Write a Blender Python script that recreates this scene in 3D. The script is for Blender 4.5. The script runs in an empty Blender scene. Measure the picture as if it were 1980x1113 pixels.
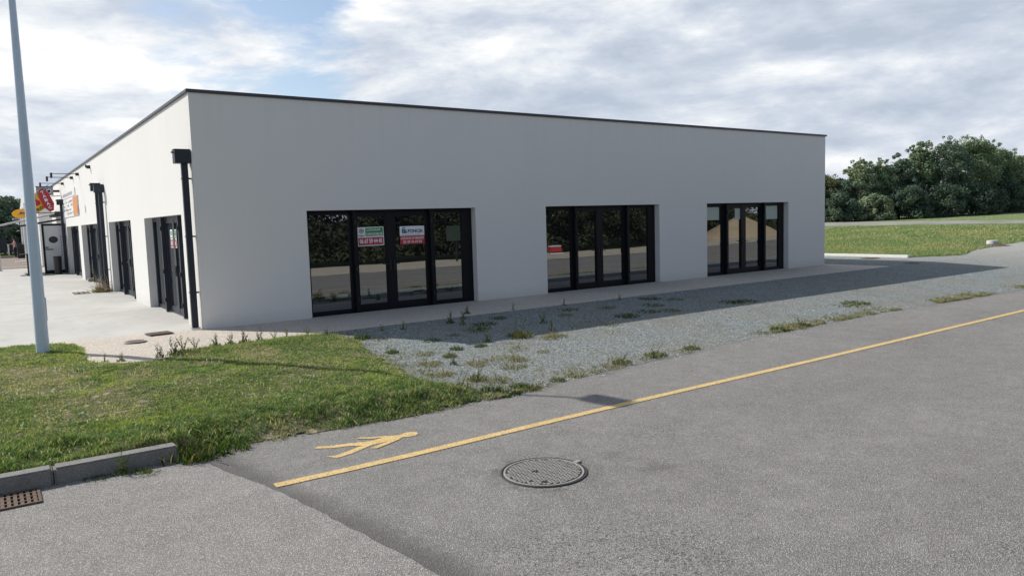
import bpy, bmesh, math, random
import numpy as np
from mathutils import Vector, Matrix

rng = np.random.default_rng(7)
random.seed(7)
scene = bpy.context.scene
COL = scene.collection
PI = math.pi

# ------------------------------------------------------------------ helpers
def link(o):
    COL.objects.link(o)
    return o

def tag(o, label=None, cat=None, group=None, kind=None):
    if label: o['label'] = label
    if cat: o['category'] = cat
    if group: o['group'] = group
    if kind: o['kind'] = kind
    return o

def thing(name, label, cat, loc=(0, 0, 0), rz=0.0, group=None):
    o = bpy.data.objects.new(name, None)
    o.empty_display_size = 0.2
    link(o)
    o.location = loc
    o.rotation_euler = (0, 0, rz)
    return tag(o, label, cat, group)

class MB:
    """collects boxes, tubes and polygons for one mesh"""
    def __init__(s):
        s.v = []; s.f = []; s.m = []
    def poly(s, pts, mi=0):
        n = len(s.v); s.v += [tuple(q) for q in pts]; s.f.append(tuple(range(n, n + len(pts)))); s.m.append(mi)
    def box(s, x0, x1, y0, y1, z0, z1, mi=0):
        n = len(s.v)
        s.v += [(x0,y0,z0),(x1,y0,z0),(x1,y1,z0),(x0,y1,z0),(x0,y0,z1),(x1,y0,z1),(x1,y1,z1),(x0,y1,z1)]
        for q in ((0,3,2,1),(4,5,6,7),(0,1,5,4),(1,2,6,5),(2,3,7,6),(3,0,4,7)):
            s.f.append(tuple(n + i for i in q)); s.m.append(mi)
    def tube(s, p0, p1, r0, r1=None, n=12, cap=True, mi=0):
        r1 = r0 if r1 is None else r1
        p0, p1 = Vector(p0), Vector(p1)
        d = (p1 - p0).normalized()
        a = d.orthogonal().normalized(); b = d.cross(a)
        k = len(s.v)
        for p, r in ((p0, r0), (p1, r1)):
            for i in range(n):
                t = 2 * PI * i / n
                s.v.append(tuple(p + a * (r * math.cos(t)) + b * (r * math.sin(t))))
        for i in range(n):
            j = (i + 1) % n
            s.f.append((k + i, k + j, k + n + j, k + n + i)); s.m.append(mi)
        if cap:
            s.f.append(tuple(k + i for i in reversed(range(n)))); s.m.append(mi)
            s.f.append(tuple(k + n + i for i in range(n))); s.m.append(mi)
    def path(s, pts, rs, n=8, mi=0):
        for i in range(len(pts) - 1):
            s.tube(pts[i], pts[i + 1], rs[i], rs[i + 1], n, cap=True, mi=mi)
    def lathe(s, prof, c=(0, 0, 0), n=32, mi=0):
        k = len(s.v)
        for r, z in prof:
            for i in range(n):
                t = 2 * PI * i / n
                s.v.append((c[0] + r * math.cos(t), c[1] + r * math.sin(t), c[2] + z))
        for a in range(len(prof) - 1):
            for i in range(n):
                j = (i + 1) % n
                s.f.append((k + a*n + i, k + a*n + j, k + (a+1)*n + j, k + (a+1)*n + i)); s.m.append(mi)
    def mesh(s, name, mats):
        me = bpy.data.meshes.new(name)
        me.from_pydata(s.v, [], s.f)
        for m in (mats if isinstance(mats, (list, tuple)) else [mats]): me.materials.append(m)
        if isinstance(mats, (list, tuple)): me.polygons.foreach_set('material_index', s.m)
        me.update()
        return me
    def build(s, name, mats, parent=None, bevel=0.0, smooth=False):
        me = s.mesh(name, mats)
        if bevel or smooth:
            bm = bmesh.new(); bm.from_mesh(me)
            bmesh.ops.recalc_face_normals(bm, faces=bm.faces[:])
            if bevel:
                bmesh.ops.bevel(bm, geom=[e for e in bm.edges if len(e.link_faces) == 2 and e.calc_face_angle(0) > 0.6], offset=bevel, segments=2, affect='EDGES', clamp_overlap=True)
            bm.to_mesh(me); bm.free()
        if smooth:
            me.polygons.foreach_set('use_smooth', [True] * len(me.polygons))
            me.set_sharp_from_angle(angle=0.7)
        o = link(bpy.data.objects.new(name, me))
        if parent: o.parent = parent
        return o

def np_mesh(name, verts, faces, mats, attr=None, loc=None):
    """verts (n,3) array, faces list of arrays with equal row length"""
    me = bpy.data.meshes.new(name)
    verts = np.asarray(verts, np.float32)
    me.vertices.add(len(verts)); me.vertices.foreach_set('co', verts.ravel())
    loops = np.concatenate([f.ravel() for f in faces]).astype(np.int32)
    sizes = np.concatenate([np.full(len(f), f.shape[1], np.int32) for f in faces])
    starts = np.concatenate([[0], np.cumsum(sizes)[:-1]]).astype(np.int32)
    me.loops.add(len(loops)); me.loops.foreach_set('vertex_index', loops)
    me.polygons.add(len(sizes)); me.polygons.foreach_set('loop_start', starts)
    try: me.polygons.foreach_set('loop_total', sizes)
    except Exception: pass
    for m in (mats if isinstance(mats, (list, tuple)) else [mats]): me.materials.append(m)
    if attr is not None:
        a = me.color_attributes.new('Col', 'FLOAT_COLOR', 'POINT')
        c = np.ones((len(verts), 4), np.float32); c[:, :3] = attr
        a.data.foreach_set('color', c.ravel())
    me.update(calc_edges=True)
    me.validate()
    return me

def vnoise(x, y, seed=0):
    """2-D value noise in 0..1"""
    r = np.random.default_rng(seed).random((64, 64))
    xi = np.floor(x).astype(int); yi = np.floor(y).astype(int)
    fx = x - xi; fy = y - yi
    fx = fx * fx * (3 - 2 * fx); fy = fy * fy * (3 - 2 * fy)
    a = r[xi % 64, yi % 64]; b = r[(xi+1) % 64, yi % 64]; c = r[xi % 64, (yi+1) % 64]; d = r[(xi+1) % 64, (yi+1) % 64]
    return (a*(1-fx)+b*fx)*(1-fy) + (c*(1-fx)+d*fx)*fy

def in_poly(x, y, P):
    r = np.zeros(len(x), bool); n = len(P)
    for i in range(n):
        (x0, y0), (x1, y1) = P[i], P[(i+1) % n]
        c = ((y0 > y) != (y1 > y)) & (x < (x1 - x0) * (y - y0) / (y1 - y0 + 1e-12) + x0)
        r ^= c
    return r

def edge_dist(x, y, P):
    d = np.full(len(x), 1e9); n = len(P)
    for i in range(n):
        ax, ay = P[i]; bx, by = P[(i+1) % n]
        ux, uy = bx-ax, by-ay; L = ux*ux+uy*uy+1e-12
        t = np.clip(((x-ax)*ux+(y-ay)*uy)/L, 0, 1)
        d = np.minimum(d, np.hypot(x-ax-t*ux, y-ay-t*uy))
    return d

def T(x, y):
    """terrain: level at the building, falling 0.3 m to the road, rising gently to the east"""
    return np.interp(y, [-60, -7.6, -2.3, 10], [-0.3, -0.3, -0.02, 0.0]) + 0.02 * np.clip(np.asarray(x) - 30, 0, 80)

def ragged(pts, step=0.12, amp=0.05, seed=1, close=False):
    """densify an outline and jitter it so that edges of loose ground are not ruled lines"""
    out = []; r = np.random.default_rng(seed)
    P = list(pts) + ([pts[0]] if close else [])
    j = 0.0
    for (x0, y0), (x1, y1) in zip(P[:-1], P[1:]):
        L = math.hypot(x1-x0, y1-y0); n = max(1, int(L / step))
        nx, ny = -(y1-y0)/(L+1e-9), (x1-x0)/(L+1e-9)
        for k in range(n):
            t = k / n
            j = 0.75 * j + r.normal(0, amp * 0.6)
            out.append((x0+(x1-x0)*t + nx*j, y0+(y1-y0)*t + ny*j))
    if not close: out.append(P[-1])
    return out

def sheet(name, outline, off, m, kind='structure', label=None, cat=None, hf=T, grid=None):
    bm = bmesh.new()
    f = bm.faces.new([bm.verts.new((x, y, 0)) for x, y in outline])
    bmesh.ops.triangulate(bm, faces=[f])
    cuts = [((0, -7.6, 0), (0, 1, 0)), ((0, -2.3, 0), (0, 1, 0)), ((0, 10, 0), (0, 1, 0)), ((30, 0, 0), (1, 0, 0)), ((110, 0, 0), (1, 0, 0))]
    for co, no in cuts:
        bmesh.ops.bisect_plane(bm, geom=bm.verts[:] + bm.edges[:] + bm.faces[:], plane_co=co, plane_no=no)
    for v in bm.verts: v.co.z = float(hf(v.co.x, v.co.y)) + off
    bmesh.ops.recalc_face_normals(bm, faces=bm.faces[:])
    me = bpy.data.meshes.new(name); bm.to_mesh(me); bm.free()
    if len(me.polygons) and sum(p.normal.z for p in me.polygons) < 0: me.flip_normals()
    me.materials.append(m)
    o = link(bpy.data.objects.new(name, me))
    return tag(o, label, cat, kind=kind)

# ------------------------------------------------------------------ materials
class NT:
    def __init__(s, name):
        s.mat = bpy.data.materials.new(name); s.mat.use_nodes = True
        s.t = s.mat.node_tree; s.t.nodes.clear()
        s.out = s.n('ShaderNodeOutputMaterial')
        s.p = s.n('ShaderNodeBsdfPrincipled'); s.l(s.p.outputs[0], s.out.inputs[0])
        s.tc = s.n('ShaderNodeTexCoord')
    def n(s, typ, **kw):
        x = s.t.nodes.new(typ)
        for k, v in kw.items():
            if k.startswith('i_'): x.inputs[k[2:]].default_value = v
            else: setattr(x, k, v)
        return x
    def l(s, a, b): s.t.links.new(a, b)
    def noise(s, scale, detail=4, rough=0.55, vec=None, stretch=None, dist=0.0):
        x = s.n('ShaderNodeTexNoise'); x.inputs['Scale'].default_value = scale; x.inputs['Detail'].default_value = detail
        x.inputs['Roughness'].default_value = rough; x.inputs['Distortion'].default_value = dist
        v = vec or s.tc.outputs['Object']
        if stretch:
            mp = s.n('ShaderNodeMapping'); mp.inputs['Scale'].default_value = stretch; s.l(v, mp.inputs[0]); v = mp.outputs[0]
        s.l(v, x.inputs['Vector'])
        return x.outputs['Fac']
    def voro(s, scale, out='Color', feature='F1', vec=None, rand=1.0):
        x = s.n('ShaderNodeTexVoronoi', feature=feature); x.inputs['Scale'].default_value = scale
        if 'Randomness' in x.inputs: x.inputs['Randomness'].default_value = rand
        s.l(vec or s.tc.outputs['Object'], x.inputs['Vector'])
        return x.outputs[out]
    def ramp(s, fac, stops, interp='LINEAR'):
        x = s.n('ShaderNodeValToRGB'); x.color_ramp.interpolation = interp
        e = x.color_ramp.elements
        while len(e) < len(stops): e.new(0.5)
        for el, (pos, c) in zip(e, stops):
            el.position = pos
            el.color = (c, c, c, 1) if isinstance(c, (int, float)) else (*c, 1)
        s.l(fac, x.inputs[0])
        return x.outputs[0]
    def mix(s, fac, a, b, mode='MIX'):
        x = s.n('ShaderNodeMix', data_type='RGBA', blend_type=mode)
        for k, v in ((0, fac), (6, a), (7, b)):
            sock = x.inputs[k]
            if isinstance(v, (int, float)): sock.default_value = v if k == 0 else (v, v, v, 1)
            elif isinstance(v, tuple): sock.default_value = (*v, 1)
            else: s.l(v, sock)
        return x.outputs[2]
    def math(s, op, a, b=0.0, clamp=False):
        x = s.n('ShaderNodeMath', operation=op, use_clamp=clamp)
        for sock, v in ((x.inputs[0], a), (x.inputs[1], b)):
            if isinstance(v, (int, float)): sock.default_value = v
            else: s.l(v, sock)
        return x.outputs[0]
    def sep(s, v=None):
        x = s.n('ShaderNodeSeparateXYZ'); s.l(v or s.tc.outputs['Object'], x.inputs[0]); return x.outputs
    def bump(s, h, strength=0.3, dist=0.01, normal=None):
        x = s.n('ShaderNodeBump'); x.inputs['Strength'].default_value = strength; x.inputs['Distance'].default_value = dist
        s.l(h, x.inputs['Height'])
        if normal: s.l(normal, x.inputs['Normal'])
        return x.outputs[0]
    def fin(s, col=None, rough=0.8, normal=None, spec=0.5, metal=0.0):
        if col is not None:
            if isinstance(col, tuple): s.p.inputs['Base Color'].default_value = (*col, 1)
            else: s.l(col, s.p.inputs['Base Color'])
        if isinstance(rough, (int, float)): s.p.inputs['Roughness'].default_value = rough
        else: s.l(rough, s.p.inputs['Roughness'])
        s.p.inputs['Specular IOR Level'].default_value = spec
        s.p.inputs['Metallic'].default_value = metal
        if normal: s.l(normal, s.p.inputs['Normal'])
        return s.mat

def flat(name, col, rough=0.5, metal=0.0, var=0.12, scale=6.0, spec=0.5):
    m = NT(name)
    n = m.noise(scale, 5)
    c = m.mix(n, tuple(x * (1 - var) for x in col), tuple(min(1, x * (1 + var)) for x in col))
    b = m.bump(m.noise(scale * 14, 3), 0.06, 0.004)
    return m.fin(c, rough, b, spec, metal)

M = {}
# rendered wall
m = NT('rendered_wall')
big = m.noise(0.45, 5, stretch=(1, 1, 0.35)); streak = m.noise(2.2, 5, stretch=(1, 1, 0.06)); fine = m.noise(160, 3)
z = m.sep()[2]
c = m.mix(big, (0.715, 0.707, 0.685), (0.775, 0.768, 0.748))
c = m.mix(m.ramp(streak, [(0.35, 0.0), (0.75, 0.10)]), c, (0.65, 0.645, 0.625))
run = m.math('MULTIPLY', m.ramp(m.math('MULTIPLY', z, .2), [(.70, 0.0), (.93, 1.0)]), m.ramp(m.noise(5.5, 4, stretch=(1, 1, 0.02)), [(.5, 0.0), (.75, .16)]))
c = m.mix(run, c, (.52, .515, .50))
foot = m.ramp(m.math('ADD', z, m.math('MULTIPLY', m.noise(3.0, 4), 0.25)), [(0.12, 1.0), (0.42, 0.0)])
c = m.mix(m.math('MULTIPLY', foot, 0.35), c, (0.50, 0.47, 0.42))
c = m.mix(m.math('MULTIPLY', fine, 0.15), c, (0.66, 0.655, 0.63))
M['wall'] = m.fin(c, 0.92, m.bump(m.noise(240, 4, 0.7), 0.25, 0.004), 0.2)
# asphalt
def asphalt(name, lo, hi, speck, seam=False):
    m = NT(name)
    cell = m.sep(m.voro(150, 'Color'))[0]; cell2 = m.sep(m.voro(280, 'Color'))[1]; coarse = m.sep(m.voro(62, 'Color'))[2]
    patch = m.noise(0.45, 6, 0.6); mid = m.noise(3.2, 6, 0.65); lane = m.noise(0.55, 4, 0.5, stretch=(.05, 1, 1))
    c = m.mix(m.ramp(patch, [(0.3, 0.0), (0.7, 1.0)]), lo, hi)
    c = m.mix(m.ramp(lane, [(0.38, 0.30), (0.6, 0.0)]), c, tuple(x * 0.74 for x in lo))
    c = m.mix(m.ramp(mid, [(0.36, 0.42), (0.6, 0.0)]), c, tuple(x * 0.66 for x in lo))
    c = m.mix(m.ramp(mid, [(0.58, 0.0), (0.75, 0.22)]), c, tuple(min(1, x * 1.5) for x in hi))
    c = m.mix(m.ramp(cell, [(0.0, 0.5), (0.22, 0.2), (0.36, 0.0)]), c, tuple(x * 0.22 for x in lo))
    c = m.mix(m.ramp(cell, [(0.72, 0.0), (0.96, speck)]), c, (0.60, 0.58, 0.55))
    c = m.mix(m.ramp(cell2, [(0.0, 0.35), (0.3, 0.0)]), c, tuple(x * 0.3 for x in lo))
    c = m.mix(m.ramp(cell2, [(0.7, 0.0), (1.0, 0.25)]), c, (0.46, 0.45, 0.43))
    # ravelled areas where coarse stone stands out with dark voids between
    def near(px, py, r):
        vm = m.n('ShaderNodeVectorMath', operation='DISTANCE'); m.l(m.tc.outputs['Object'], vm.inputs[0]); vm.inputs[1].default_value = (px, py, -.3)
        return m.math('SUBTRACT', 1.0, m.math('DIVIDE', vm.outputs['Value'], r), True)
    loc = m.math('ADD', m.math('MULTIPLY', near(-.1, -12.2, 1.5), .35), m.math('MULTIPLY', near(.4, -10.6, .85), .22))
    rav = m.ramp(m.math('ADD', m.noise(0.42, 5, 0.6, dist=.4), m.math('MULTIPLY', loc, m.math('ADD', m.noise(6, 4, .7), .2))), [(0.57, 0.0), (0.67, 1.0)])
    c = m.mix(m.math('MULTIPLY', rav, m.ramp(coarse, [(0.0, 0.7), (0.35, 0.0)])), c, (0.045, 0.044, 0.043))
    c = m.mix(m.math('MULTIPLY', rav, m.ramp(coarse, [(0.75, 0.0), (1.0, 0.45)])), c, (0.36, 0.35, 0.33))
    if seam:
        ring = m.math('MULTIPLY', m.ramp(near(.49, -10.5, .56), [(0.0, 0.0), (.16, 1.0)]), m.ramp(m.noise(9, 5, .7), [(.46, 0.0), (.60, .40)]))
        c = m.mix(ring, c, (.055, .054, .052))
    # old oil and damp spots
    c = m.mix(m.ramp(m.noise(1.1, 3, 0.5), [(0.70, 0.0), (0.78, 0.35)]), c, (0.07, 0.068, 0.066))
    if seam:   # darker tar joint along the edge of the resurfaced lane
        x, y, _ = m.sep()
        d = m.math('ADD', m.math('ADD', x, m.math('MULTIPLY', y, 0.17)), 3.31)   # 0 at the joint line
        d = m.math('ADD', d, m.math('MULTIPLY', m.math('SUBTRACT', m.noise(2.5, 5), 0.5), 0.22))
        c = m.mix(m.ramp(d, [(0.0, 0.62), (0.2, 0.55), (0.42, 0.0)]), c, (0.060, 0.058, 0.058))
    h = m.math('ADD', m.voro(120, 'Distance'), m.math('MULTIPLY', m.noise(60, 4, 0.7), 0.6))
    return m.fin(c, 0.88, m.bump(h, 0.9, 0.009), 0.3)
M['road'] = asphalt('worn_asphalt', (0.215, 0.205, 0.194), (0.28, 0.267, 0.252), 0.6, seam=True)
M['drive'] = asphalt('pale_asphalt', (0.265, 0.25, 0.234), (0.33, 0.312, 0.292), 0.78)
M['parking'] = asphalt('parking_asphalt', (0.24, 0.19, 0.16), (0.30, 0.245, 0.205), 0.3)
# gravel
m = NT('blue_grey_gravel')
v = m.voro(62, 'Color'); a, b_, c_ = m.sep(v)
c = m.ramp(a, [(0.0, (0.04, 0.05, 0.057)), (0.25, (0.145, 0.178, 0.188)), (0.6, (0.275, 0.315, 0.32)), (0.88, (0.45, 0.485, 0.48)), (1.0, (0.75, 0.76, 0.73))])
edge = m.voro(62, 'Distance', 'DISTANCE_TO_EDGE')
c = m.mix(m.ramp(edge, [(0.0, 0.55), (0.10, 0.0)]), c, (0.06, 0.062, 0.06))
c = m.mix(m.ramp(m.noise(0.35, 6, 0.65), [(0.42, 0.0), (0.68, 0.5)]), c, (0.26, 0.235, 0.19))
c = m.mix(m.ramp(m.noise(1.7, 6, 0.7), [(0.50, 0.0), (0.70, 0.6)]), c, (0.19, 0.185, 0.14))
x_, y_, z_ = m.sep()
c = m.mix(m.ramp(m.math('MULTIPLY', x_, 0.02), [(0.46, 0.0), (0.68, 0.55)]), c, (0.50, 0.48, 0.44))
M['gravel'] = m.fin(c, 0.95, m.bump(m.math('ADD', m.voro(62, 'Distance'), m.noise(12, 4)), 0.9, 0.02), 0.2)
# exposed aggregate pavement
m = NT('exposed_aggregate')
v = m.sep(m.voro(85, 'Color'))[0]
c = m.ramp(v, [(0.0, (0.26, 0.21, 0.17)), (0.35, (0.52, 0.46, 0.39)), (0.75, (0.66, 0.59, 0.51)), (1.0, (0.74, 0.68, 0.60))])
c = m.mix(m.ramp(m.noise(0.9, 6, 0.6), [(0.35, 0.3), (0.7, 0.0)]), c, (0.36, 0.33, 0.29))
M['pave'] = m.fin(c, 0.92, m.bump(m.voro(85, 'Distance'), 0.4, 0.006), 0.2)
# concrete forecourt
m = NT('concrete')
c = m.mix(m.noise(0.7, 7, 0.62), (0.37, 0.362, 0.338), (0.64, 0.633, 0.605))
c = m.mix(m.ramp(m.noise(0.9, 6, 0.65, stretch=(1, 0.25, 1)), [(0.4, 0.5), (0.62, 0.0)]), c, (0.42, 0.415, 0.395))
c = m.mix(m.ramp(m.noise(90, 3), [(0.35, 0.25), (0.6, 0.0)]), c, (0.36, 0.35, 0.32))
x_, y_, z_ = m.sep()
jt = m.math('ABSOLUTE', m.math('SUBTRACT', m.math('FRACT', m.math('ADD', m.math('MULTIPLY', y_, .2), .47)), .5))
c = m.mix(m.ramp(jt, [(0.0, .75), (.003, .6), (.005, 0.0)]), c, (.24, .235, .22))
c = m.mix(m.ramp(m.noise(2.6, 6, .7), [(.54, 0.0), (.70, .5)]), c, (.33, .32, .295))
M['concrete'] = m.fin(c, 0.85, m.bump(m.noise(120, 4), 0.25, 0.004), 0.3)
# kerb stone
m = NT('kerb_concrete')
c = m.mix(m.noise(5, 7, 0.65), (0.15, 0.145, 0.138), (0.27, 0.26, 0.24))
c = m.mix(m.ramp(m.sep(m.voro(120, 'Color'))[0], [(0.7, 0.0), (1.0, 0.4)]), c, (0.5, 0.48, 0.44))
c = m.mix(m.ramp(m.noise(2.0, 5), [(0.5, 0.0), (0.7, 0.5)]), c, (0.12, 0.115, 0.10))
M['kerb'] = m.fin(c, 0.93, m.bump(m.noise(60, 5, 0.7), 0.6, 0.008), 0.2)
# earth / field / lawns
def lawnmat(name, g1, g2, dry, soil, s=1.0):
    m = NT(name)
    n1 = m.noise(0.9 * s, 6, 0.6); n2 = m.noise(9 * s, 5, 0.7); n3 = m.noise(45 * s, 3, 0.7)
    c = m.mix(m.ramp(n2, [(0.35, 0.0), (0.65, 1.0)]), g1, g2)
    c = m.mix(m.ramp(n1, [(0.48, 0.0), (0.66, 0.75)]), c, dry)
    c = m.mix(m.ramp(n3, [(0.35, 0.75), (0.55, 0.0)]), c, soil)
    c = m.mix(m.ramp(m.sep(m.voro(14 * s, 'Color'))[0], [(0.93, 0.0), (0.97, 0.45)]), c, tuple(min(1, x * 2.0) for x in dry))
    return m.fin(c, 0.95, m.bump(m.math('ADD', n2, n3), 1.0, 0.06 / s), 0.1)
M['ground'] = lawnmat('field_ground', (0.055, 0.09, 0.025), (0.10, 0.125, 0.04), (0.19, 0.16, 0.085), (0.05, 0.05, 0.025), 0.5)
M['lawn'] = lawnmat('lawn_soil', (0.10, 0.13, 0.05), (0.17, 0.19, 0.08), (0.44, 0.36, 0.26), (0.16, 0.13, 0.09))
M['farlawn'] = lawnmat('mown_meadow', (0.20, 0.28, 0.115), (0.29, 0.36, 0.17), (0.40, 0.38, 0.22), (0.11, 0.17, 0.06), 0.6)
m = NT('pale_dirt')
c = m.mix(m.noise(1.5, 7, 0.65), (0.36, 0.32, 0.26), (0.56, 0.51, 0.43))
c = m.mix(m.ramp(m.noise(5, 5, 0.7), [(0.52, 0.0), (0.68, 0.6)]), c, (0.19, 0.18, 0.11))
M['dirt'] = m.fin(c, 0.95, m.bump(m.noise(20, 5, 0.7), 0.6, 0.04), 0.1)
m = NT('grey_path')
c = m.mix(m.noise(.8, 6, .65), (0.22, 0.215, 0.205), (0.33, 0.32, 0.30))
c = m.mix(m.ramp(m.noise(.35, 6, .7), [(.46, 0.0), (.6, .7)]), c, (.14, .17, .08))
M['path'] = m.fin(c, .95)
m = NT('sand')
c = m.mix(m.noise(3, 7, 0.65), (0.34, 0.26, 0.17), (0.50, 0.40, 0.28))
M['sand'] = m.fin(c, 0.95, m.bump(m.noise(14, 6, 0.7), 0.7, 0.06), 0.1)
# yellow marking, worn
m = NT('yellow_marking')
wear = m.math('ADD', m.math('MULTIPLY', m.noise(7, 6, 0.7), 0.55), m.math('MULTIPLY', m.sep(m.voro(110, 'Color'))[0], 0.5))
c = m.mix(m.noise(2, 4), (0.66, 0.45, 0.17), (0.74, 0.54, 0.24))
c = m.mix(m.ramp(wear, [(0.55, 0.0), (0.72, 0.9)]), c, (0.27, 0.22, 0.15))
c = m.mix(m.ramp(m.sep(m.voro(95, 'Color'))[1], [(0.0, 0.45), (0.25, 0.0)]), c, (0.30, 0.22, 0.10))
M['yellow'] = m.fin(c, 0.8, m.bump(m.voro(95, 'Distance'), 0.5, 0.006), 0.3)
M['white_line'] = flat('white_marking', (0.62, 0.60, 0.56), 0.8, 0, 0.2)
# metals & joinery
M['frame'] = flat('charcoal_frame', (0.0065, 0.008, 0.0115), 0.5, 0, 0.15, 6, 0.22)
M['navy'] = flat('dark_blue_grey_steel', (0.026, 0.032, 0.045), 0.45, 0.0, 0.18, 6, .3)
M['coping'] = flat('coping_metal', (0.045, 0.048, 0.056), 0.4, 0.2)
M['steel'] = flat('galvanised_steel', (0.40, 0.43, 0.46), 0.45, 0.35, 0.12, 3)
M['pole'] = flat('pale_blue_grey_paint', (0.50, 0.60, 0.70), 0.42, 0.1, 0.08, 2)
M['black'] = flat('black_plastic', (0.015, 0.015, 0.017), 0.45)
M['white'] = flat('white_paint', (0.74, 0.74, 0.72), 0.6, 0, 0.05)
M['offwhite'] = flat('pale_grey_panel', (0.55, 0.56, 0.57), 0.6, 0, 0.06)
M['greypanel'] = flat('grey_panel', (0.27, 0.29, 0.32), 0.5, 0, 0.1)
M['rust'] = flat('rusty_iron', (0.125, 0.085, 0.062), 0.85, 0.2, 0.5, 18)
M['pit'] = flat('dark_pit', (0.006, 0.006, 0.006), 1.0)
M['stone'] = flat('stone_block', (0.42, 0.38, 0.32), 0.9, 0, 0.25, 9)
M['red'] = flat('sign_red', (0.42, 0.03, 0.045), 0.5, 0, 0.06)
M['crimson'] = flat('board_red', (0.48, 0.035, 0.06), 0.5, 0, 0.06)
M['green'] = flat('board_green', (0.03, 0.25, 0.06), 0.5, 0, 0.06)
M['board'] = flat('board_white', (0.80, 0.82, 0.83), 0.5, 0, 0.04)
M['ink'] = flat('dark_ink', (0.03, 0.035, 0.05), 0.6)
M['navyink'] = flat('navy_ink', (0.015, 0.045, 0.12), 0.6)
M['tealink'] = flat('teal_ink', (0.02, 0.20, 0.32), 0.6)
M['pinkink'] = flat('pale_ink', (0.82, 0.72, 0.70), 0.6)
M['sun_yellow'] = flat('sign_yellow', (0.78, 0.46, 0.01), 0.5, 0, 0.06)
M['gold'] = flat('sign_gold', (0.75, 0.38, 0.02), 0.5, 0, 0.06)
M['blue'] = flat('sign_blue', (0.02, 0.06, 0.20), 0.5)
M['orange'] = flat('sign_orange', (0.62, 0.26, 0.10), 0.6, 0, 0.3, 3)
M['awning'] = flat('awning_cloth', (0.70, 0.69, 0.66), 0.85, 0, 0.06)
M['awning_dark'] = flat('awning_frame', (0.03, 0.032, 0.036), 0.6)
M['olive_board'] = flat('green_grey_board', (0.03, 0.05, 0.036), 0.6, 0, 0.3, 3)
M['barrier_red'] = flat('barrier_red', (0.40, 0.035, 0.04), 0.6, 0, .4, 5)
M['painted_daylight'] = flat('painted_daylight', (0.42, 0.50, 0.45), 0.7, 0, 0.12, 2)
M['skin'] = flat('skin', (0.50, 0.30, 0.22), 0.6)
M['hair'] = flat('dark_hair', (0.02, 0.015, 0.012), 0.7)
M['pink_shirt'] = flat('pink_shirt', (0.68, 0.42, 0.44), 0.85)
M['jeans'] = flat('navy_jeans', (0.03, 0.04, 0.085), 0.9)
M['roof'] = flat('roof_membrane', (0.10, 0.10, 0.10), 0.9)
# manhole iron
M['ring_iron'] = flat('dark_ring_iron', (.05, .048, .045), .6, .3, .3, 20)
m = NT('cast_iron')
c = m.mix(m.noise(14, 6, 0.65), (0.26, 0.25, 0.235), (0.44, 0.42, 0.39))
c = m.mix(m.ramp(m.noise(5, 5), [(0.55, 0.0), (0.72, 0.4)]), c, (0.17, 0.15, 0.08))
M['iron'] = m.fin(c, 0.6, m.bump(m.noise(150, 3), 0.3, 0.003), 0.5, 0.3)
# glass: dark tinted double glazing, mirror-like
def glass(name, tint, refl):
    m = NT(name)
    dif = m.n('ShaderNodeBsdfDiffuse'); dif.inputs['Color'].default_value = (*tint, 1)
    gl = m.n('ShaderNodeBsdfGlossy'); gl.inputs['Roughness'].default_value = 0.012; gl.inputs['Color'].default_value = (0.93, 0.96, 1.0, 1)
    fr = m.n('ShaderNodeFresnel'); fr.inputs['IOR'].default_value = 1.5
    fac = m.math('MAXIMUM', m.math('MULTIPLY', fr.outputs[0], 1.1, True), refl)
    # a faint waviness, as in real float glass
    bp = m.bump(m.noise(1.4, 2), 0.02, 0.02); m.l(bp, gl.inputs['Normal'])
    mx = m.n('ShaderNodeMixShader'); m.l(fac, mx.inputs[0]); m.l(dif.outputs[0], mx.inputs[1]); m.l(gl.outputs[0], mx.inputs[2])
    m.l(mx.outputs[0], m.out.inputs[0])
    return m.mat
M['glass'] = glass('dark_glass', (0.008, 0.010, 0.012), 0.27)
M['door_glass'] = glass('door_glass', (0.10, 0.11, 0.115), 0.16)
# foliage: colour from the mesh attribute
def leafmat(name, trans=0.3, rough=0.55):
    m = NT(name)
    at = m.n('ShaderNodeVertexColor'); at.layer_name = 'Col'
    m.fin(at.outputs[0], rough, None, 0.1)
    tr = m.n('ShaderNodeBsdfTranslucent')
    m.l(m.mix(1.0, at.outputs[0], (0.9, 1.0, 0.45), 'MULTIPLY'), tr.inputs['Color'])
    mx = m.n('ShaderNodeMixShader'); mx.inputs[0].default_value = trans
    m.l(m.p.outputs[0], mx.inputs[1]); m.l(tr.outputs[0], mx.inputs[2]); m.l(mx.outputs[0], m.out.inputs[0])
    return m.mat
M['leaf'] = leafmat('leaves', 0.32, .7)
M['blade'] = leafmat('grass_blades', 0.42, 0.6)
m = NT('loose_pebble'); at = m.n('ShaderNodeVertexColor'); at.layer_name = 'Col'; M['pebble'] = m.fin(at.outputs[0], .9, None, .2)
m = NT('bark')
c = m.mix(m.noise(9, 5, stretch=(1, 1, 0.2)), (0.07, 0.055, 0.04), (0.17, 0.14, 0.11))
M['bark'] = m.fin(c, 0.95, m.bump(m.noise(20, 5, stretch=(1, 1, 0.2)), 0.7, 0.03), 0.1)

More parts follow.
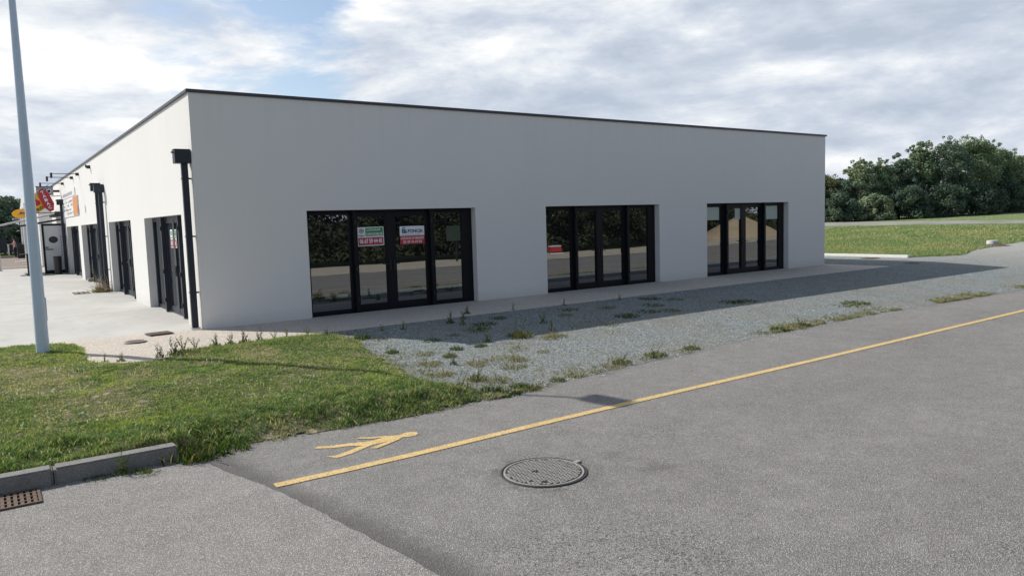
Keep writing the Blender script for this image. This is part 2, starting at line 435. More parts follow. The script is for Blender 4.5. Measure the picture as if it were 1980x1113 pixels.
# ------------------------------------------------------------------ ground
def ground():
    xs = np.array([-900, -300, -120, -40, 0, 30, 60, 110, 300, 900.0]); ys = np.array([-900, -300, -60, -24, -16, -7.6, -2.3, 10, 60, 140, 300, 900.0])
    X, Y = np.meshgrid(xs, ys, indexing='ij')
    V = np.stack([X, Y, T(X, Y) - 0.05], -1).reshape(-1, 3)
    n = len(ys); F = np.array([[i*n+j, (i+1)*n+j, (i+1)*n+j+1, i*n+j+1] for i in range(len(xs)-1) for j in range(n-1)])
    o = link(bpy.data.objects.new('ground', np_mesh('ground', V, [F], M['ground'])))
    tag(o, kind='structure')
ground()
sheet('road', [(-60, -16.8), (200, -16.8), (200, -7.0), (1.5, -7.0), (-2.4, -7.0), (-60, -7.0)], 0.0, M['road'])
seam_top = [(-2.06, -7.4), (-1.61, -9.28), (-1.37, -10.67), (-1.2, -12.2), (-0.6, -16.6)]
sheet('driveway', [(-60, -7.02), (-2.2, -7.02)] + ragged(seam_top, 0.08, 0.012, 3) + [(-60, -16.6)], 0.003, M['drive'])
sheet('verge', ragged([(-60, -16.7), (200, -16.7)], 1.0, 0.12, 5) + ragged([(200, -20.6), (-60, -20.6)], 1.0, 0.3, 6), 0.01, M['dirt'], hf=lambda x, y: T(x, y) + np.interp(y, [-20.6, -16.7], [0.12, 0]))
conc = [(-60, 0.35), (-2.1, 0.37), (-0.6, 0.21), (0.4, 0.08), (0.4, 37.2), (-60, 37.2)]
sheet('forecourt', conc, 0.0, M['concrete'])
sheet('pavement', [(-2.7, 0.36), (-2.1, 0.37), (-0.6, 0.21), (0.0, 0.13), (0.4, 0.14), (22.0, 0.14), (22.3, 0.42), (22.32, -2.3), (1.2, -2.33), (-0.6, -2.7), (-1.4, -3.2), (-2.7, -3.2)], 0.006, M['pave'])
sheet('car_park', [(-60, 37.22), (0.3, 37.22), (0.3, 64), (-60, 64)], 0.0, M['parking'])
gr_low = ragged([(0.7, -7.95), (1.85, -7.87), (2.74, -7.72), (4.05, -7.57), (5.47, -7.51), (8.62, -7.25), (12.41, -7.21), (17.1, -7.36), (19.3, -7.49)], 0.06, 0.022, 9) + ragged([(19.3, -7.49), (30, -7.55), (60, -7.7), (150, -8)], 0.3, 0.05, 10)
gr_up = ragged([(120, 0.6), (60, -0.1), (38.7, -0.2), (35.9, -0.35), (34, -0.4), (33, -0.5), (29.3, -1.4), (27.55, -0.5)], 0.25, 0.10, 12) + [(27.3, -0.5), (26.95, 12.0), (22.2, 12.0), (22.32, -2.3), (1.2, -2.33), (0.7, -3.4)]
sheet('gravel_lot', gr_low + gr_up, 0.003, M['gravel'], hf=T)
def far_lawn():
    edge = ragged([(27.12, 14), (27.35, -0.5), (29.3, -1.5), (33, -0.62), (34.1, -0.6), (35.9, -0.5), (38.7, -0.4), (60, -0.2), (125, 0.5)], 0.25, 0.06, 13)
    edge += [(125, 40), (60, 45), (27.12, 45)]
    sheet('lawn', edge, 0.012, M['farlawn'])
far_lawn()
p_in = [(58.0, 22.0), (58.3, 17.5), (59.65, 13.9), (59.56, 7.2), (60, -0.2)]
p_out = [(65.4, -0.2), (65.4, 9.3), (66.8, 17.3), (66.3, 21.8), (67.8, 28.0)]
sheet('footpath', ragged([(45, 60)] + p_in, 0.5, 0.06, 14) + ragged(p_out + [(56, 62)], 0.5, 0.06, 15), 0.03, M['path'])

# painted markings
mb = MB()
def flat_strip(mb, pts, w, off):
    pts = [Vector((x, y, 0)) for x, y in pts]
    L = []
    for i, p in enumerate(pts):
        d = (pts[min(i+1, len(pts)-1)] - pts[max(i-1, 0)]).normalized(); nn = Vector((-d.y, d.x, 0)) * w / 2
        L.append((p + nn, p - nn))
    for (a, b), (c, d) in zip(L[:-1], L[1:]):
        mb.poly([(q.x, q.y, float(T(q.x, q.y)) + off) for q in (b, d, c, a)])
flat_strip(mb, [(-1.56, -9.22), (-0.9, -9.24), (-0.2, -9.245), (1.4, -9.21), (2.86, -9.19), (7.2, -9.19), (14.8, -9.12), (30, -9.1), (110, -9.1)], 0.115, 0.006)
tag(mb.build('road_line', M['yellow']), 'long yellow painted line running along the edge of the grey road', 'road marking')
def pic(name, polys):
    bm = bmesh.new()
    for k, P in enumerate(polys):
        f = bm.faces.new([bm.verts.new((x, y, -0.2955 + 0.0006 * k)) for x, y in P])
        if f.normal.z < 0: f.normal_flip()
    bmesh.ops.triangulate(bm, faces=bm.faces[:])
    me = bpy.data.meshes.new(name); bm.to_mesh(me); bm.free(); me.materials.append(M['yellow'])
    if sum(p.normal.z for p in me.polygons) < 0: me.flip_normals()
    return link(bpy.data.objects.new(name, me))
head = [(0.115 + 0.105 * math.cos(t), -8.585 + 0.085 * math.sin(t)) for t in np.linspace(0, 2*PI, 20, endpoint=False)]
legs = [(-0.88, -8.39), (-0.83, -8.33), (-0.71, -8.40), (-0.53, -8.45), (-0.32, -8.53), (-0.09, -8.49), (0.02, -8.53), (0.03, -8.62), (-0.05, -8.67), (-0.18, -8.66), (-0.36, -8.67), (-0.45, -8.71), (-0.63, -8.80), (-0.82, -8.84), (-0.88, -8.72), (-0.81, -8.76), (-0.67, -8.71), (-0.46, -8.62), (-0.56, -8.545), (-0.73, -8.49)]
arm1 = [(-0.40, -8.345), (-0.34, -8.335), (-0.26, -8.40), (-0.09, -8.475), (-0.12, -8.52), (-0.28, -8.455)]
arm2 = [(-0.42, -8.77), (-0.38, -8.82), (-0.21, -8.755), (-0.03, -8.675), (-0.08, -8.645), (-0.28, -8.70)]
tag(pic('pedestrian_symbol', [legs, head, arm1, arm2]), 'yellow painted walking figure on the road between line and grass', 'road marking')
mb = MB()
mb.poly([(-1.55, 51.6, .008), (-0.75, 52.9, .008), (-0.75, 53.6, .008), (-1.55, 52.3, .008)])
mb.poly([(-2.6, 41.3, .008), (-0.9, 41.3, .008), (-0.9, 41.6, .008), (-2.6, 41.6, .008)])
tag(mb.build('bay_line', M['white_line']), 'pale painted bay lines on the brownish car park', 'road marking')

# ------------------------------------------------------------------ building
H = 4.70
OPEN_R = [(2.26, 6.60), (8.84, 13.19), (15.36, 19.70)]            # along x, south facade
OPEN_L = [(1.35, 5.78), (7.98, 12.40), (15.0, 20.75), (21.9, 27.3), (28.4, 35.2)]   # along y, west facade
HD = 2.335; REV = 0.30; BW = 21.94; BL = 36.0
bld = thing('commercial_building', 'long low white rendered shop building with black framed windows', 'building')
def facade(openings, x0, x1, mp, mb):
    q = lambda a, b, c, d: mb.poly([mp(*t) for t in (a, b, c, d)])
    xs = [x0] + [v for o in openings for v in o] + [x1]
    for i in range(0, len(xs), 2):
        q((xs[i], 0, -0.4), (xs[i+1], 0, -0.4), (xs[i+1], 0, HD), (xs[i], 0, HD))
    q((x0, 0, HD), (x1, 0, HD), (x1, 0, H), (x0, 0, H))
    for a, b in openings:
        q((a, 0, -0.4), (a, 0, HD), (a, REV, HD), (a, REV, -0.4))
        q((b, 0, HD), (b, 0, -0.4), (b, REV, -0.4), (b, REV, HD))
        q((a, 0, HD), (b, 0, HD), (b, REV, HD), (a, REV, HD))
mb = MB()
facade(OPEN_R, 0, BW, lambda x, y, z: (x, y, z), mb)
facade([(-b, -a) for a, b in reversed(OPEN_L)], -BL, 0, lambda x, y, z: (y, -x, z), mb)
mb.poly([(BW, 0, -.4), (BW, BL, -.4), (BW, BL, H), (BW, 0, H)]); mb.poly([(BW, BL, -.4), (0, BL, -.4), (0, BL, H), (BW, BL, H)])
me = mb.mesh('wall', M['wall'])
bm = bmesh.new(); bm.from_mesh(me); bmesh.ops.remove_doubles(bm, verts=bm.verts[:], dist=1e-4); bmesh.ops.recalc_face_normals(bm, faces=bm.faces[:]); bm.to_mesh(me); bm.free()
w = link(bpy.data.objects.new('wall', me)); w.parent = bld
mb = MB(); mb.poly([(0.1, 0.1, H - 0.12), (BW - .1, 0.1, H - .12), (BW - .1, BL - .1, H - .12), (0.1, BL - .1, H - .12)])
mb.build('roof', M['roof'], bld)
mb = MB()
mb.box(-0.045, BW + 0.045, -0.045, 0.32, H - 0.012, H + 0.05)
mb.box(-0.045, 0.32, 0.322, BL - 0.322, H - 0.012, H + 0.05)
mb.box(BW - 0.32, BW + 0.045, 0.322, BL - 0.322, H - 0.012, H + 0.05)
mb.box(-0.045, BW + 0.045, BL - 0.32, BL + 0.045, H - 0.012, H + 0.05)
mb.build('coping', M['coping'], bld, bevel=0.006)

def shopfront(x0, x1, splits, rz, m_frame, m_glass, handle=True, doorglass=None):
    """glazed front set in an opening; splits: list of (a, b, leaf?) glass panels in facade coordinates"""
    Y0, Y1 = 0.19, 0.26
    mb = MB()
    e = 0.004
    mb.box(x0 + e, x1 - e, Y0, Y1, HD - 0.075, HD - e)               # head
    mb.box(x0 + e, x1 - e, Y0 + .002, Y1, -0.012, 0.055)             # sill
    xs = [x0 + e] + [v for s in splits for v in s[:2]] + [x1 - e]
    for i in range(0, len(xs), 2):
        wide = xs[i+1] - xs[i] > 0.15 and 0 < i < len(xs) - 2
        mb.box(xs[i], xs[i+1], Y0 - (0.0 if not wide else 0.012), Y1 + 0.002, 0.056, HD - 0.076)
        if wide and (splits[i//2-1][2] != splits[i//2][2]):        # proud post beside a door leaf
            c = (xs[i] + xs[i+1]) / 2
            mb.box(c - 0.045, c + 0.045, Y0 - 0.10, Y0 - 0.014, 0.0, HD - 0.006)
    for a, b, leaf in splits:
        if leaf:
            mb.box(a, b, Y0 - 0.004, Y1 + .001, HD - 0.16, HD - 0.078); mb.box(a, b, Y0 - 0.004, Y1 + .001, 0.058, 0.16)
        else:
            mb.box(a, b, Y0 + 0.006, Y1 + .001, HD - 0.105, HD - 0.078); mb.box(a, b, Y0 + .006, Y1 + .001, 0.058, 0.085)
    fr = mb.build('shop_front', m_frame, bld, bevel=0.003)
    fr.rotation_euler = (0, 0, rz)
    for a, b, leaf in splits:
        g = MB(); zz0, zz1 = (0.161, HD - 0.161) if leaf else (0.086, HD - 0.106)
        g.poly([(a - .006, Y1 - 0.03, zz0), (b + .006, Y1 - 0.03, zz0), (b + .006, Y1 - 0.03, zz1), (a - .006, Y1 - 0.03, zz1)])
        g.build('pane', doorglass if (leaf and doorglass) else m_glass, fr)
    lv = [s for s in splits if s[2]]
    if handle and len(lv) == 2:
        c = (lv[0][1] + lv[1][0]) / 2
        for s_ in (-1, 1):
            h = MB(); h.box(c + s_*0.05 - .018, c + s_*0.05 + .018, Y0 - 0.03, Y0 - 0.014, 0.92, 1.16)
            h.tube((c + s_*0.05, Y0 - 0.03, 1.06), (c + s_*0.05, Y0 - 0.07, 1.06), 0.010, n=8)
            h.tube((c + s_*0.05, Y0 - 0.065, 1.06), (c + s_*(0.05 + 0.12), Y0 - 0.065, 1.06), 0.010, n=8)
            h.build('handle', M['black'], fr)
        for xx in (lv[0][0] - 0.10, lv[1][1] + 0.10):
            for zz in (0.25, 0.95, 2.0):
                st = MB(); st.box(xx - .018, xx + .018, Y0 - 0.128, Y0 - 0.101, zz, zz + 0.10); st.build('hinge', M['black'], fr)
    return fr
for (a, b) in OPEN_R:
    w_ = lambda t: a + t * (b - a)
    shopfront(a, b, [(w_(.022), w_(.24), False), (w_(.285), w_(.45), True), (w_(.506), w_(.695), True), (w_(.748), w_(.93), False)], 0, M['frame'], M['glass'])
for i, (a, b) in enumerate(OPEN_L):
    f_ = lambda t: -b + t * (b - a)
    shopfront(-b, -a, [(f_(.022), f_(.33), False), (f_(.395), f_(.565), True), (f_(.61), f_(.78), True), (f_(.82), f_(.975), False)], -PI/2, M['navy'], M['glass'], doorglass=M['door_glass'])

# ------------------------------------------------------------------ lettering
def text_me(s, w, h, m, x=0.0, y=0.0, depth=0.0, bold=0.0):
    """text laid in the local xz plane facing -y, its box starting at (x, z=y), fitted to w by h"""
    cu = bpy.data.curves.new('lettering', 'FONT'); cu.body = s; cu.offset = bold; cu.resolution_u = 4
    o = bpy.data.objects.new('lettering', cu); COL.objects.link(o)
    dg = bpy.context.evaluated_depsgraph_get(); dg.update()
    me = bpy.data.meshes.new_from_object(o.evaluated_get(dg))
    COL.objects.unlink(o); bpy.data.objects.remove(o); bpy.data.curves.remove(cu)
    v = np.zeros(len(me.vertices) * 3, np.float32); me.vertices.foreach_get('co', v); v = v.reshape(-1, 3)
    lo, hi = v.min(0), v.max(0)
    q = np.zeros_like(v); q[:, 0] = (v[:, 0] - lo[0]) / (hi[0] - lo[0]) * w + x; q[:, 2] = (v[:, 1] - lo[1]) / (hi[1] - lo[1]) * h + y; q[:, 1] = depth
    me.vertices.foreach_set('co', q.ravel()); me.materials.clear(); me.materials.append(m); me.update()
    return me
def lettering(name, s, w, h, m, parent, x, y, depth, bold=0.02):
    o = link(bpy.data.objects.new(name, text_me(s, w, h, m, x, y, depth, bold))); o.parent = parent
    return o

def green_board(label, loc, rz, tilt=0.0, w=0.665, h=0.435, group=None):
    """letting board: grey-white frame, emblem cell, green cell and crimson number strip"""
    t = thing('letting_board', label, 'letting board', loc, rz, group); t.rotation_euler = (0, tilt, rz)
    mb = MB(); mb.box(0, w, 0, 0.006, 0, h); mb.build('backing', M['board'], t)
    s = w / 0.665; k = h / 0.435
    mb = MB(); mb.poly([(0.205*s, -.003, 0.225*k), (0.645*s, -.003, .225*k), (.645*s, -.003, .415*k), (.205*s, -.003, .415*k)]); mb.build('green_panel', M['green'], t)
    mb = MB(); mb.poly([(0.02*s, -.003, 0.02*k), (0.645*s, -.003, .02*k), (.645*s, -.003, .195*k), (.02*s, -.003, .195*k)]); mb.build('red_panel', M['crimson'], t)
    lettering('lettering', 'LOCAUX', .35*s, .055*k, M['board'], t, .24*s, .342*k, -.006)
    lettering('lettering', 'DISPONIBLES', .405*s, .058*k, M['board'], t, .225*s, .243*k, -.006)
    lettering('lettering', '06 67 59 44 45', .56*s, .105*k, M['board'], t, .05*s, .06*k, -.006, 0.03)
    mb = MB()   # emblem: stacked chevrons over a dot
    cx, cz = .108*s, .345*k
    for dz in (0.035, 0.0):
        r = .062*s
        for sg in (-1, 1):
            mb.poly([(cx, -.004, cz + dz*k + .026*k), (cx, -.004, cz + dz*k + .008*k), (cx + sg*r, -.004, cz + dz*k - .026*k), (cx + sg*r, -.004, cz + dz*k - .008*k)][::sg])
    mb.poly([(cx + .014*s*math.cos(a), -.004, cz - .012*k + .012*k*math.sin(a)) for a in np.linspace(0, 2*PI, 10, endpoint=False)])
    for sg in (-1, 1):
        mb.poly([(cx, -.004, cz - .055*k), (cx, -.004, cz - .043*k), (cx + sg*.038*s, -.004, cz - .022*k), (cx + sg*.045*s, -.004, cz - .03*k)][::sg])
    mb.box(.03*s, .18*s, -.004, -.003, .238*k, .25*k); mb.box(.06*s, .15*s, -.004, -.003, .222*k, .23*k)
    mb.build('emblem', M['ink'], t)
    return t
def red_board(label, loc, rz, tilt=0.0, w=0.66, h=0.43, group=None):
    """sale board: white upper half with emblem and name, red lower half"""
    t = thing('sale_board', label, 'sale board', loc, rz, group); t.rotation_euler = (0, tilt, rz)
    s = w / .66; k = h / .43
    mb = MB(); mb.box(0, w, 0, 0.006, 0.205*k, h); mb.build('backing', M['board'], t)
    mb = MB(); mb.box(0.0, w, 0.0, 0.006, 0, 0.203*k); mb.build('red_panel', M['crimson'], t)
    lettering('lettering', 'FONCIA', .40*s, .085*k, M['navyink'], t, .215*s, .27*k, -.004, 0.03)
    lettering('lettering', 'LOCAUX À VENDRE', .62*s, .075*k, M['pinkink'], t, .02*s, .115*k, -.004, 0.03)
    lettering('lettering', '05 49 24 69 04', .50*s, .065*k, M['pinkink'], t, .08*s, .025*k, -.004)
    mb = MB(); mb2 = MB()
    for i, (ax, az, ww, hh) in enumerate([(.055, .265, .04, .045), (.10, .265, .04, .045), (.145, .265, .045, .045), (.055, .315, .04, .045), (.10, .315, .04, .05), (.145, .315, .03, .03), (.075, .375, .03, .03), (.11, .385, .03, .02)]):
        (mb if i % 2 else mb2).box(ax*s, (ax+ww)*s, -.004, -.003, az*k, (az+hh)*k)
    mb.box(.06*s, .55*s, -.0035, -.003, .228*k, .234*k)
    mb.build('emblem', M['navyink'], t); mb2.build('emblem', M['tealink'], t)
    return t
YS = 0.222
green_board('tilted green, white and crimson letting board behind glass of the south front', (3.495, YS - .03, 1.50), 0, -0.012)
red_board('white and red sale board on the second door leaf of the south front', (4.575, YS - .03, 1.50), 0)
green_board('green and crimson board on the corner shop door by the downpipe', (0.185, 3.58, 1.59), -PI/2, w=0.67, h=0.43)
green_board('upper board on the second leaf of the corner shop door, half hidden', (0.185, 2.68, 1.64), -PI/2, w=0.6, h=0.44)
red_board('lower white and red board on the second leaf of the corner shop door', (0.185, 2.70, 1.14), -PI/2, w=0.6, h=0.43)
# pale panels painted as daylight showing through the top of the third window
for (xa, xb, za, zb, lb) in [(15.50, 16.22, 1.80, 2.215, 'pale green-white panel painted as daylight seen through the left pane of the far window'), (17.03, 17.41, 1.79, 2.16, 'narrow pale panel painted as daylight seen through the middle door leaf of the far window'), (18.67, 19.36, 1.76, 2.215, 'pale panel painted as daylight at the top of the right pane of the far window')]:
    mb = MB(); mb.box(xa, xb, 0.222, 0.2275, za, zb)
    tag(mb.build('daylight_panel', M['painted_daylight']), lb, 'painted daylight', 'panels of painted daylight in the far window')

# ------------------------------------------------------------------ downpipes
def downpipe(label, y, foot_z=0.0, h2=0.0):
    t = thing('downpipe', label, 'downpipe', (0, y, 0), 0, 'rainwater pipes on the west front')
    mb = MB(); mb.box(-0.305, -0.012, -0.115, 0.115, 3.315 + h2, 3.575 + h2); mb.box(-0.315, -0.008, -0.125, 0.125, 3.576 + h2, 3.59 + h2)
    hp = mb.build('hopper', M['navy'], t, bevel=0.006)
    mb = MB(); mb.tube((-0.306, 0.0, 3.53 + h2), (-0.35, 0.0, 3.53 + h2), 0.016, n=10); mb.build('overflow', M['navy'], hp)
    mb = MB(); mb.box(-0.18, -0.06, -0.05, 0.05, 0.03, 3.314 + h2); mb.build('pipe', M['navy'], t, bevel=0.008)
    for zz in (0.72, 1.85, 3.0):
        mb = MB(); mb.box(-0.187, -0.053, -0.057, 0.057, zz, zz + 0.035); mb.box(-0.052, -0.003, -0.02, 0.02, zz + .003, zz + 0.032)
        mb.build('bracket', M['navy'], t)
    mb = MB(); mb.box(-0.205, -0.035, -0.075, 0.075, 0.008, 0.029); mb.build('foot', M['steel'], t)
downpipe('dark downpipe with square hopper beside the near building corner', 0.19)
downpipe('dark downpipe beyond the second shop opening, nearer of the pair', 12.95, 0.0, 0.03)
downpipe('dark downpipe beyond the second shop opening, farther of the pair', 13.8, 0.0, 0.12)
downpipe('dark downpipe farthest along the west front beside the open glass door', 27.8, 0.0, 0.12)

# ------------------------------------------------------------------ wall lamps, sign boards and shop signs on the west front
for y, lb, L in [(16.13, 'short bracket lamp without arm high on the white west wall', 0.16), (20.1, 'long arm floodlight nearest to the near corner under the roof edge', 0.98), (22.45, 'middle long arm floodlight above the orange and white sign', 0.98), (26.96, 'long arm floodlight nearest the shop signs at the roof edge', 0.98)]:
    t = thing('wall_floodlight', lb, 'floodlight', (0, y, 4.45), 0, 'arm lights under the roof edge')
    mb = MB(); mb.box(-0.12, -0.002, -0.05, 0.05, -0.07, 0.05); mb.build('bracket', M['black'], t, bevel=0.006)
    if L > 0.5:
        mb = MB(); mb.tube((-0.12, 0, 0.0), (-L, 0, 0.01), 0.014, n=8); mb.build('arm', M['black'], t)
        mb = MB(); mb.box(-L - 0.04, -L + 0.03, -0.13, 0.13, -0.17, 0.04); mb.build('lamp_head', M['black'], t, bevel=0.01).rotation_euler = (0, 0, 0)
        mb = MB(); mb.poly([(-L + .033, .11, -.15), (-L + .033, -.11, -.15), (-L + .033, -.11, .02), (-L + .033, .11, .02)]); mb.build('lens', M['offwhite'], t)
    else:
        mb = MB(); mb.box(-L, -0.125, -0.07, 0.07, -0.04, 0.08); mb.build('lamp_head', M['black'], t, bevel=0.01)
t = thing('fascia_sign', 'white and orange shop sign board on the west wall', 'shop sign', (-0.05, 28.0, 2.78), -PI/2)
mb = MB(); mb.box(0, 7.0, 0.02, 0.045, 0, 0.86); mb.build('lower_panel', M['white'], t)
mb = MB(); mb.box(0, 6.0, 0.02, 0.045, 0.90, 1.22); mb.build('upper_panel', M['white'], t)
mb = MB(); mb.box(5.0, 6.98, 0.012, 0.019, 0.02, 0.84); mb.build('orange_panel', M['orange'], t)
mb = MB()
r_ = random.Random(5)
for zz in (0.12, 0.30, 0.48, 0.66):
    xx = 0.4
    while xx < 4.8:
        ww = r_.uniform(0.12, 0.5)
        if r_.random() < .7: mb.box(xx, xx + ww, 0.016, 0.019, zz, zz + r_.uniform(.04, .10))
        xx += ww + 0.1
for k in range(9): mb.box(0.5 + k*.5, 0.85 + k*.5, 0.016, 0.019, 0.98, 1.12)
mb.build('lettering', M['greypanel'], t)

t = thing('tobacco_sign', 'red elongated tobacconist sign reading TABAC hung at a tilt', 'shop sign', (-0.655, 29.0, 3.725), 0)
t.rotation_euler = (0, -0.36, 0)
hexa = [(-.10, .60), (.10, .60), (.27, .28), (.27, -.28), (.10, -.60), (-.10, -.60), (-.27, -.28), (-.27, .28)]
mb = MB(); n = len(hexa)
hexa = [(x * .92, z * .98) for x, z in hexa]
mb.poly([(x, -.05, z) for x, z in reversed(hexa)]); mb.poly([(x, .05, z) for x, z in hexa])
for i in range(n):
    (x0, z0), (x1, z1) = hexa[i], hexa[(i+1) % n]; mb.poly([(x0, -.05, z0), (x1, -.05, z1), (x1, .05, z1), (x0, .05, z0)])
mb.build('sign_body', M['red'], t)
for i, ch in enumerate('TABAC'):
    lettering('letter', ch, 0.145, 0.145, M['board'], t, -.0725, 0.34 - i * 0.2, -.056, 0.03)
mb = MB(); mb.tube((0.28, 0, 0.1), (0.66, 0, -0.02), 0.018, n=8); mb.build('bracket', M['black'], t)

t = thing('press_sign', 'yellow newsagent sign with a red flame behind the tobacco sign', 'shop sign', (-1.02, 29.6, 3.60), 0)
t.rotation_euler = (0, -0.62, 0)
sq = []
for cx, cz, a0 in ((.25, .25, 0), (-.25, .25, 90), (-.25, -.25, 180), (.25, -.25, 270)):
    for a in range(0, 91, 30): sq.append((cx + .16*math.cos(math.radians(a0+a)), cz + .16*math.sin(math.radians(a0+a))))
mb = MB(); mb.poly([(x, -.04, z) for x, z in reversed(sq)][::-1]); mb.poly([(x, .04, z) for x, z in sq])
for i in range(len(sq)):
    (x0, z0), (x1, z1) = sq[i], sq[(i+1) % len(sq)]; mb.poly([(x0, -.04, z0), (x1, -.04, z1), (x1, .04, z1), (x0, .04, z0)])
mb.build('sign_body', M['sun_yellow'], t)
lettering('lettering', 'PRESSE', .68, .15, M['ink'], t, -.33, -.36, -.046, 0.03)
mb = MB(); mb.poly([(-.10, -.045, -.12), (.10, -.045, -.12), (.16, -.045, .02), (.08, -.045, .16), (.10, -.045, .34), (-.06, -.045, .20), (-.15, -.045, .04)]); mb.build('flame', M['barrier_red'], t)
mb = MB(); mb.box(0.1, 1.0, -.02, .02, .42, .45); mb.build('bracket', M['black'], t)

t = thing('post_sign', 'orange-yellow oval post office sign with a blue bird', 'shop sign', (-1.72, 30.6, 3.10), 0)
mb = MB(); ov = [(.40*math.cos(a), .235*math.sin(a)) for a in np.linspace(0, 2*PI, 32, endpoint=False)]
mb.poly([(x, -.04, z) for x, z in ov]); mb.poly([(x, .04, z) for x, z in reversed(ov)])
for i in range(32):
    (x0, z0), (x1, z1) = ov[i], ov[(i+1) % 32]; mb.poly([(x0, -.04, z0), (x0, .04, z0), (x1, .04, z1), (x1, -.04, z1)])
mb.build('sign_body', M['gold'], t)
mb = MB()
mb.poly([(-.18, -.045, -.06), (.05, -.045, -.02), (.22, -.045, -.03), (.22, -.045, .0), (.05, -.045, .02), (-.02, -.045, .02)])
mb.poly([(-.08, -.046, .03), (.20, -.046, .025), (.20, -.046, .06), (-.02, -.046, .09)])
mb.build('bird_emblem', M['blue'], t)
mb = MB(); mb.tube((0.38, 0, 0), (1.72, 0, 0.05), 0.02, n=8); mb.build('bracket', M['black'], t)

t = thing('box_sign', 'grey projecting box sign with two round emblems at the roof edge', 'shop sign', (-1.05, 29.05, 3.98), 0)
mb = MB(); mb.box(0, 0.74, 0, 0.16, 0, 0.42); mb.build('sign_body', M['greypanel'], t, bevel=0.01)
mb = MB(); mb.box(-.02, 0.76, -.01, 0.17, 0.421, 0.45); mb.box(0.745, 1.02, 0.05, 0.11, .15, .26); mb.build('rim', M['black'], t)
for cx in (.17, .55):
    mb = MB()
    for k in range(8):
        a = k * PI / 4
        mb.poly([(cx + r_0*math.cos(a + da), -.006, .20 + r_0*math.sin(a + da)) for r_0, da in ((.07, -.3), (.14, -.22), (.14, .22), (.07, .3))])
    mb.build('emblem', M['board'], t)
    mb = MB(); mb.poly([(cx + .15*math.cos(a), -.003, .20 + .15*math.sin(a)) for a in np.linspace(0, 2*PI, 20, endpoint=False)]); mb.build('emblem_disc', M['ink'], t)

# awning
t = thing('awning', 'pale retracted shop awning on dark folding arms over the shop door', 'awning', (0, 29.6, 0), 0)
mb = MB(); mb.poly([(-0.05, 0, 3.10), (-3.3, 0, 2.36), (-3.3, 3.6, 2.36), (-0.05, 3.6, 3.10)]); mb.poly([(-0.05, 0, 3.075), (-0.05, 3.6, 3.075), (-3.3, 3.6, 2.335), (-3.3, 0, 2.335)])
mb.build('cloth', M['awning'], t)
mb = MB(); mb.box(-3.36, -3.28, -.05, 3.65, 2.27, 2.38); mb.tube((-0.08, -0.03, 3.11), (-3.3, -0.03, 2.38), 0.03, n=8); mb.build('front_bar', M['white'], t)
mb = MB(); mb.tube((-0.05, .05, 2.75), (-1.5, .3, 2.50), 0.045, n=8); mb.tube((-1.5, .3, 2.50), (-3.28, .05, 2.28), 0.04, n=8); mb.tube((-0.05, 3.5, 2.75), (-1.5, 3.2, 2.5), .045, n=8); mb.tube((-1.5, 3.2, 2.5), (-3.28, 3.5, 2.28), .04, n=8)
mb.build('folding_arm', M['awning_dark'], t)
mb = MB(); mb.box(-0.30, -0.004, -.1, 3.7, 2.92, 3.16); mb.build('cassette', M['awning_dark'], t, bevel=0.02)

# open door, bin, table, planters
t = thing('glass_door', 'open black framed shop door with round dark emblem on its pane', 'door', (0, 28.05, 0), 0)
mb = MB(); mb.box(-1.03, -.94, -.03, .03, 0.02, 2.52); mb.box(-.10, -.01, -.03, .03, .02, 2.52); mb.box(-.939, -.101, -.03, .03, 2.42, 2.52); mb.box(-.939, -.101, -.03, .03, .02, .20)
mb.build('frame', M['frame'], t, bevel=0.004)
mb = MB(); mb.box(-.945, -.095, -.006, .006, .195, 2.425); mb.build('pane', M['offwhite'], t)  # opaque pale grey painted as sky reflected in the glass
mb = MB(); mb.poly([(-.56 + .20*math.cos(a), -.009, 1.72 + .17*math.sin(a)) for a in np.linspace(0, 2*PI, 28, endpoint=False)]); mb.build('emblem', M['black'], t)
mb = MB(); mb.box(-.93, -.60, -.07, -.04, 1.22, 1.26); mb.box(-.93, -.80, -.045, -.008, 1.32, 1.36); mb.build('handle', M['black'], t)
mb = MB()
for k in range(7): mb.box(-.26, -.20, -.010, -.007, 0.9 + k*.15, 1.0 + k*.15)
mb.build('lettering', M['greypanel'], t)
t = thing('litter_bin', 'black round litter bin standing in front of the open shop door', 'bin', (-0.50, 27.35, 0))
mb = MB(); mb.lathe([(0.0, .01), (.16, .01), (.185, .90), (.165, .90), (.15, .1), (0, .1)], n=24); mb.build('bin_body', M['black'], t, smooth=True)
t = thing('bar_table', 'dark standing table with round foot behind the lamp post', 'table', (-1.72, 28.0, 0))
mb = MB(); mb.lathe([(0, 0.005), (.36, .005), (.36, .025), (.05, .05), (0, .05)], n=28); mb.build('foot', M['black'], t)
mb = MB(); mb.tube((0, 0, .04), (0, 0, 1.03), .04); mb.build('stem', M['black'], t)
mb = MB(); mb.lathe([(0, 1.03), (.33, 1.03), (.33, 1.07), (0, 1.07)], n=28); mb.build('table_top', M['black'], t)
t = thing('waste_bin', 'tall black square bin beside the person at the car park', 'bin', (-0.78, 61.5, 0))
mb = MB(); mb.box(-.24, .24, -.3, .3, .35, 1.22); mb.build('bin_body', M['black'], t, bevel=.02)
mb = MB(); mb.box(-.25, .25, -.31, .31, .0, .33); mb.build('base', M['black'], t, bevel=.02)
t = thing('white_post', 'tall thin pale post standing at the forecourt edge', 'post', (-2.76, 35.3, 0))
mb = MB(); mb.tube((0, 0, 0), (0, 0, 4.2), .07, .06, 14); mb.build('shaft', M['offwhite'], t, smooth=True)
mb = MB(); mb.lathe([(0, .004), (.13, .004), (.13, .03), (.07, .03)], n=18); mb.build('foot', M['steel'], t)
